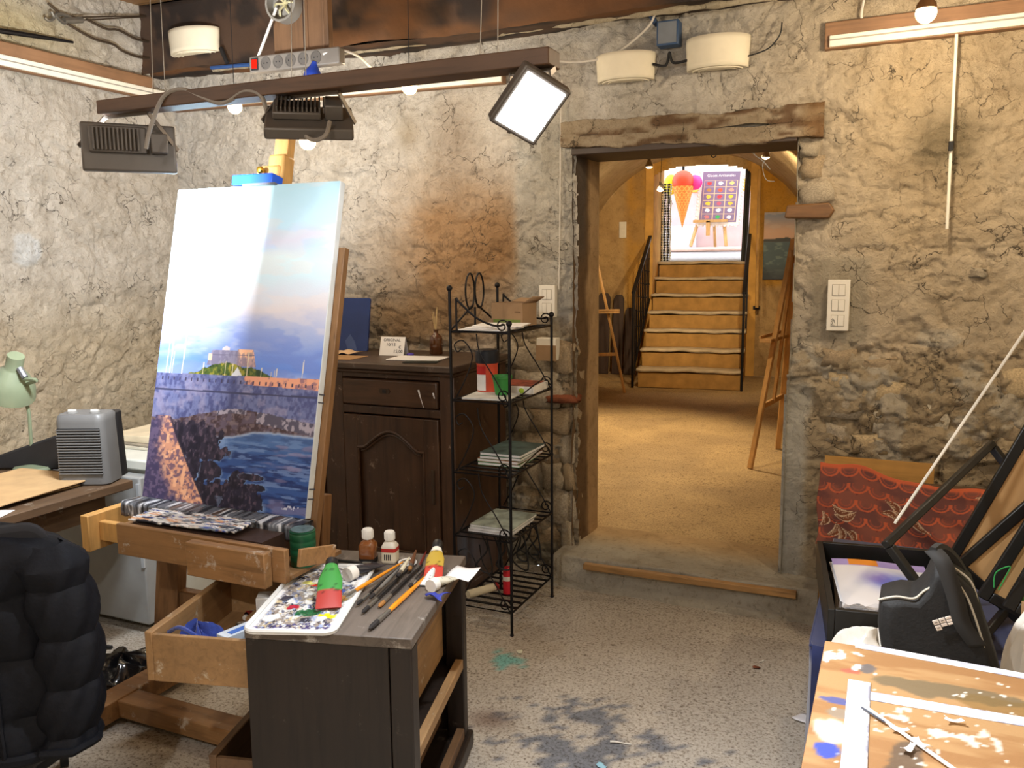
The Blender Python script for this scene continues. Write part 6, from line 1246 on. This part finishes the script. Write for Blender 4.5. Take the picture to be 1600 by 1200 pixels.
# batik cloth over a leaning board
ply = thing('plywood_panel', 'plywood panel leaning on the wall behind the red cloth', 'panel', (-.03, 3.72, 0)); MB(frame_M((0, 0, 0), (1, 0, 0), (0, .10, 1))).box((-.21, 0, -.008), (.21, .725, .008)).build('panel', wood('ply_yellow', (186, 138, 66), .8, 5, 0), ply)
def batikc(U, V):
    N = len(U); c = mixc(np.tile(np.array([122., 70., 58.]), (N, 1)), (98, 58, 54), sstep(.4, .62, fbm(U*7, V*5, 4, 670))); x, y = U*9, V*5.2; row = np.floor(y); xx = x+.5*(row % 2); fx, fy = (xx % 1)-.5, (y % 1); r = np.hypot(fx*1.0, fy-.9)
    c = mixc(c, (196, 92, 56), (np.abs(r-.46) < .05)*.8); c = mixc(c, (180, 80, 54), (np.abs(r-.28) < .03)*.5); dot = np.hypot(fx, (fy-.35)*1.1) < .05; c = mixc(c, (96, 36, 34), dot*.8); c = mixc(c, (206, 96, 56), sstep(.93, .97, V)*.8)
    for cx_, cy_, a0, L in ((.10, .17, 1.0, .12), (.14, .15, 1.7, .13), (.20, .17, 2.2, .10), (.17, .36, .2, .13), (.14, .42, -.3, .12), (.44, .62, 2.3, .13), (.42, .52, 2.8, .10), (.56, .42, -.9, .14), (.9, .86, .3, .10), (.05, .30, 1.3, .1)):
        ca, sa = math.cos(a0), math.sin(a0); dx, dy = (U-cx_)*2.0, (V-cy_); u2, v2 = dx*ca+dy*sa, -dx*sa+dy*ca; w = .045*np.clip(1-(u2/L)**2, 0, 1); v2 = v2-.06*(u2/L)**2; ins = (np.abs(v2) < w) & (np.abs(u2) < L); edge = ins & (np.abs(v2) > w*.72); c = mixc(c, (110, 62, 36), ins*.8); c = mixc(c, (206, 186, 160), edge*.9); c = mixc(c, (214, 190, 160), (ins & (((u2*60) % 1) < .3) & (v2 > 0))*.8)
    return c
def batikp(U, V):
    X = -.245+U*.66; top = .735-.06*sstep(.15, .6, U)-.005*np.sin(U*20); Z = .42+V*(top-.42); fold = .02*np.sin(U*14+V*5)*(1-V)+.03*np.sin((U*1.2+V*.9)*16)*sstep(.45, .9, U)*(1-V)*.8
    return np.stack([X+.01*np.sin(V*9)*(1-V), 3.60-.10*(1-V)+fold-.05*(1-V)*U, Z], 1)
bk_ = thing('batik_cloth', 'red and orange batik cloth with leaf pattern draped over boxes by the wall', 'cloth', (0, 0, 0)); o = grid_obj('cloth', 200, 120, batikp, batikc, attr_mat('batik_cotton', .85), bk_); md = o.modifiers.new('s', 'SOLIDIFY'); md.thickness = .002
o = MB().box((-.22, 3.64, 0), (.36, 3.70, .66)).build('storage_boards', m_ds); o.data.transform(Matrix.Translation((-.07, -3.67, 0))); o.location = (.07, 3.67, 0); tag(o, 'stack of boards hidden behind the red cloth', 'board')
# picture frames
m_kr = mat('kraft_back', (186, 146, 96), .8, 0, .08)
def pframe(label, c0, ex, ey, w, h, mw_=.026, th=.022, fill=None, name='framed_picture'):
    t = thing(name, label, 'frame', c0, 0, 'black picture frames'); M = frame_M((0, 0, 0), ex, ey)
    for a, b_ in (((0, 0), (w, mw_)), ((0, h-mw_), (w, h)), ((0, mw_), (mw_, h-mw_)), ((w-mw_, mw_), (w, h-mw_))): MB(M).box((a[0], a[1], -th/2), (b_[0], b_[1], th/2)).build('moulding', m_bf2, t, bevel=.003)
    if fill: MB(M).box((mw_*.6, mw_*.6, -.003), (w-mw_*.6, h-mw_*.6, .003)).build('backing_panel', fill, t)
    return t
p0 = at_y(1380, 847, 2.4); p1 = at_y(1550, 686, 2.9); e1 = (p1-p0).normalized(); e2 = (at_y(1440, 925, 2.4)-p0); e2 = (e2-e1*e2.dot(e1)).normalized()
pframe('empty black picture frame tilted in front of the red cloth', p0, e1, e2, .60, .36, .020, .024)
m_leaf = mat('leaf_print', (70, 130, 50), .5, 0, .8, 60)
for k, (a, b_, y, fl, lab, L) in enumerate([((1478, 872), (1600, 676), 2.80, m_kr, 'rearmost black frame with kraft backing in the leaning group', .62), ((1486, 884), (1600, 790), 2.66, m_kr, 'second black frame with kraft backing, tilted lower', .55), ((1526, 930), (1600, 822), 2.56, m_kr, 'third black frame with kraft backing in the leaning group', .55), ((1566, 946), (1600, 893), 2.46, m_leaf, 'nearest black frame holding a green leaf picture', .5)]):
    A, B_ = at_y(*a, y), at_y(*b_, y); d = (B_-A); d.y = d.length*.12; d.normalize(); per = Vector((d.z, .02, -d.x)).normalized(); pframe(lab, A, d, per, L, .27, .030, .02, fl)
o = flat('brown_box', 'brown cardboard box below the leaning frames', 'box', (.46, 2.42, .501), .2, .16, .17, M_CARD, .4)
o = MB().tube([tuple(at_y(1398, 818, 2.60)), tuple(at_y(1600, 520, 2.75)), tuple(at_y(1600, 520, 2.75)+(at_y(1600, 520, 2.75)-at_y(1398, 818, 2.60))*1.2)], .0042, 6).build('white_rope', mat('cord_white', (222, 214, 198), .6)); tag(o, 'taut white rope rising from the empty frame to the right', 'rope')
mb = MB().tube(spline([by(1553, 918, 2.44), by(1556, 895, 2.44), by(1578, 885, 2.44), by(1572, 900, 2.44), by(1560, 922, 2.44)], 6), .0016, 5); tag(mb.build('green_string', mat('string_green', (40, 140, 70), .5)), 'thin green string looped over the leaning frames', 'string')
# black shoulder bag
bg = thing('shoulder_bag', 'black shoulder bag with white piping and small block logo', 'bag', (.13, 2.15, .501)); m_bg = mat('bag_nylon', (26, 25, 25), .7, 0, .25, 20, .3, 120); bo2 = bg.location
front = [(1374, 936), (1400, 931), (1428, 934), (1447, 915), (1462, 884), (1480, 880), (1502, 898), (1524, 920), (1540, 968), (1556, 1018), (1564, 1048), (1520, 1046), (1450, 1034), (1378, 1022), (1371, 975)]
P2 = [at_y(x, y, 2.06)-bo2 for x, y in front]; n = len(P2); cen = sum(P2, Vector())/n
def lay(s, y): return [Vector((cen.x+(p.x-cen.x)*s, y-bo2.y+.06*(p.z-cen.z), max(.0, cen.z+(p.z-cen.z)*s))) for p in P2]
L_ = [lay(.80, 2.030), lay(.97, 2.045), lay(1.0, 2.075), lay(.98, 2.16), lay(.85, 2.19)]
vs = [tuple(p) for l in L_ for p in l]; fs = [(i*n+k, (i+1)*n+k, (i+1)*n+(k+1) % n, i*n+(k+1) % n) for i in range(4) for k in range(n)]+[tuple(range(n)), tuple(range(5*n-1, 4*n-1, -1))]
MB().add(vs, fs).build('bag_body', m_bg, bg, bevel=.006)
def bp_(px, py, y=2.035): return at_y(px, py, y)-bo2
m_pp = mat('piping_white', (196, 190, 176), .6)
for pts in ([(1372, 937, 2.05), (1400, 932, 2.045), (1428, 935, 2.04), (1446, 922, 2.045), (1475, 908, 2.04)], [(1468, 1030, 2.03), (1490, 1022, 2.028), (1520, 1021, 2.028), (1538, 1020, 2.03), (1530, 985, 2.03), (1512, 935, 2.035), (1490, 902, 2.04)], [(1492, 888, 2.06), (1518, 910, 2.06), (1530, 950, 2.06)]): MB().tube(spline([bp_(*p) for p in pts], 5), .0025, 6).build('piping', m_pp, bg)
sp_ = [bp_(x, y, yy) for x, y, yy in ((1458, 860, 2.06), (1474, 880, 2.03), (1492, 930, 2.022), (1504, 975, 2.022), (1528, 1010, 2.024))]
mb = MB()
_sp = spline(sp_, 6); mb.sheet(lambda u, v: _sp[min(int(round(v*(len(_sp)-1))), len(_sp)-1)]+Vector(((u-.5)*.034, 0, (u-.5)*.010)), 1, len(_sp)-1); mb.build('strap', mat('webbing', (40, 38, 36), .8, 0, .1), bg, solid=.004)
MB().tube(spline([bp_(1458, 862, 2.06), bp_(1470, 856, 2.09), bp_(1490, 872, 2.12), bp_(1510, 905, 2.15)], 5), .012, 6).build('strap_back', mat('webbing', (40, 38, 36), .8, 0, .1), bg)
lg = bpy.data.objects.new('logo', None); C.objects.link(lg); lg.parent = bg; m_lo = mat('logo_white', (236, 220, 206), .6)
ex = (bp_(1491, 967, 2.021)-bp_(1461, 975, 2.021)); M_ = frame_M(bp_(1464, 986, 2.021), ex, (0, 0, 1)); s_ = ex.length/3.25
if (M_.to_3x3() @ Vector((0, 0, 1))).y > 0: pass
for c_, r0, r1, w in ((0, 0, .9, 1), (0, 1.05, 1.95, 1), (1, .45, 1.0, 1), (1, 1.1, 2.0, 1), (2, .45, .85, 1), (2, .95, 1.4, 1), (2, 1.5, 2.0, 1)): MB(M_).box((c_*1.08*s_, r0*s_, -.001), ((c_*1.08+.96)*s_, r1*s_, .001)).build('logo_block', m_lo, lg, bevel=.0008)
for c_, z_ in ((0, 1.5), (1, 1.55), (0, .5)): MB(M_).box(((c_*1.08+.25)*s_, (z_-.04)*s_, .001), ((c_*1.08+.7)*s_, (z_+.04)*s_, .0016)).build('logo_line', m_bg, lg)
# floor litter
for k, (px, py, w, d, c_, lab) in enumerate([(1258, 1126, .07, .05, (222, 222, 226), 'torn white paper scrap on the floor by the drawing board'), (970, 1162, .07, .008, (230, 228, 220), 'thin white splinter on the blue-grey floor patch'), (1190, 1034, .035, .006, (226, 224, 216), 'tiny white sliver on the floor before the step'), (812, 1020, .03, .02, (220, 224, 206), 'pale crumb beside the turquoise floor stain'), (940, 1198, .03, .02, (150, 196, 216), 'small light blue chip on the floor'), (1182, 1044, .03, .018, (130, 74, 50), 'small reddish brown chip on the floor')]):
    o = MB().sheet(lambda u, v, w=w, d=d, k=k: ((u-.5)*w, (v-.5)*d*(1+.3*math.sin(u*6+k)), .003+.003*math.sin(u*4+k)), 6, 4).build('floor_scrap', mat('scrap_%d' % k, c_, .8), solid=.0008); o.location = at_z(px, py, 0)+Vector((0, 0, .001)); o.rotation_euler = (0, 0, k*.9-.6); tag(o, lab, 'scrap')
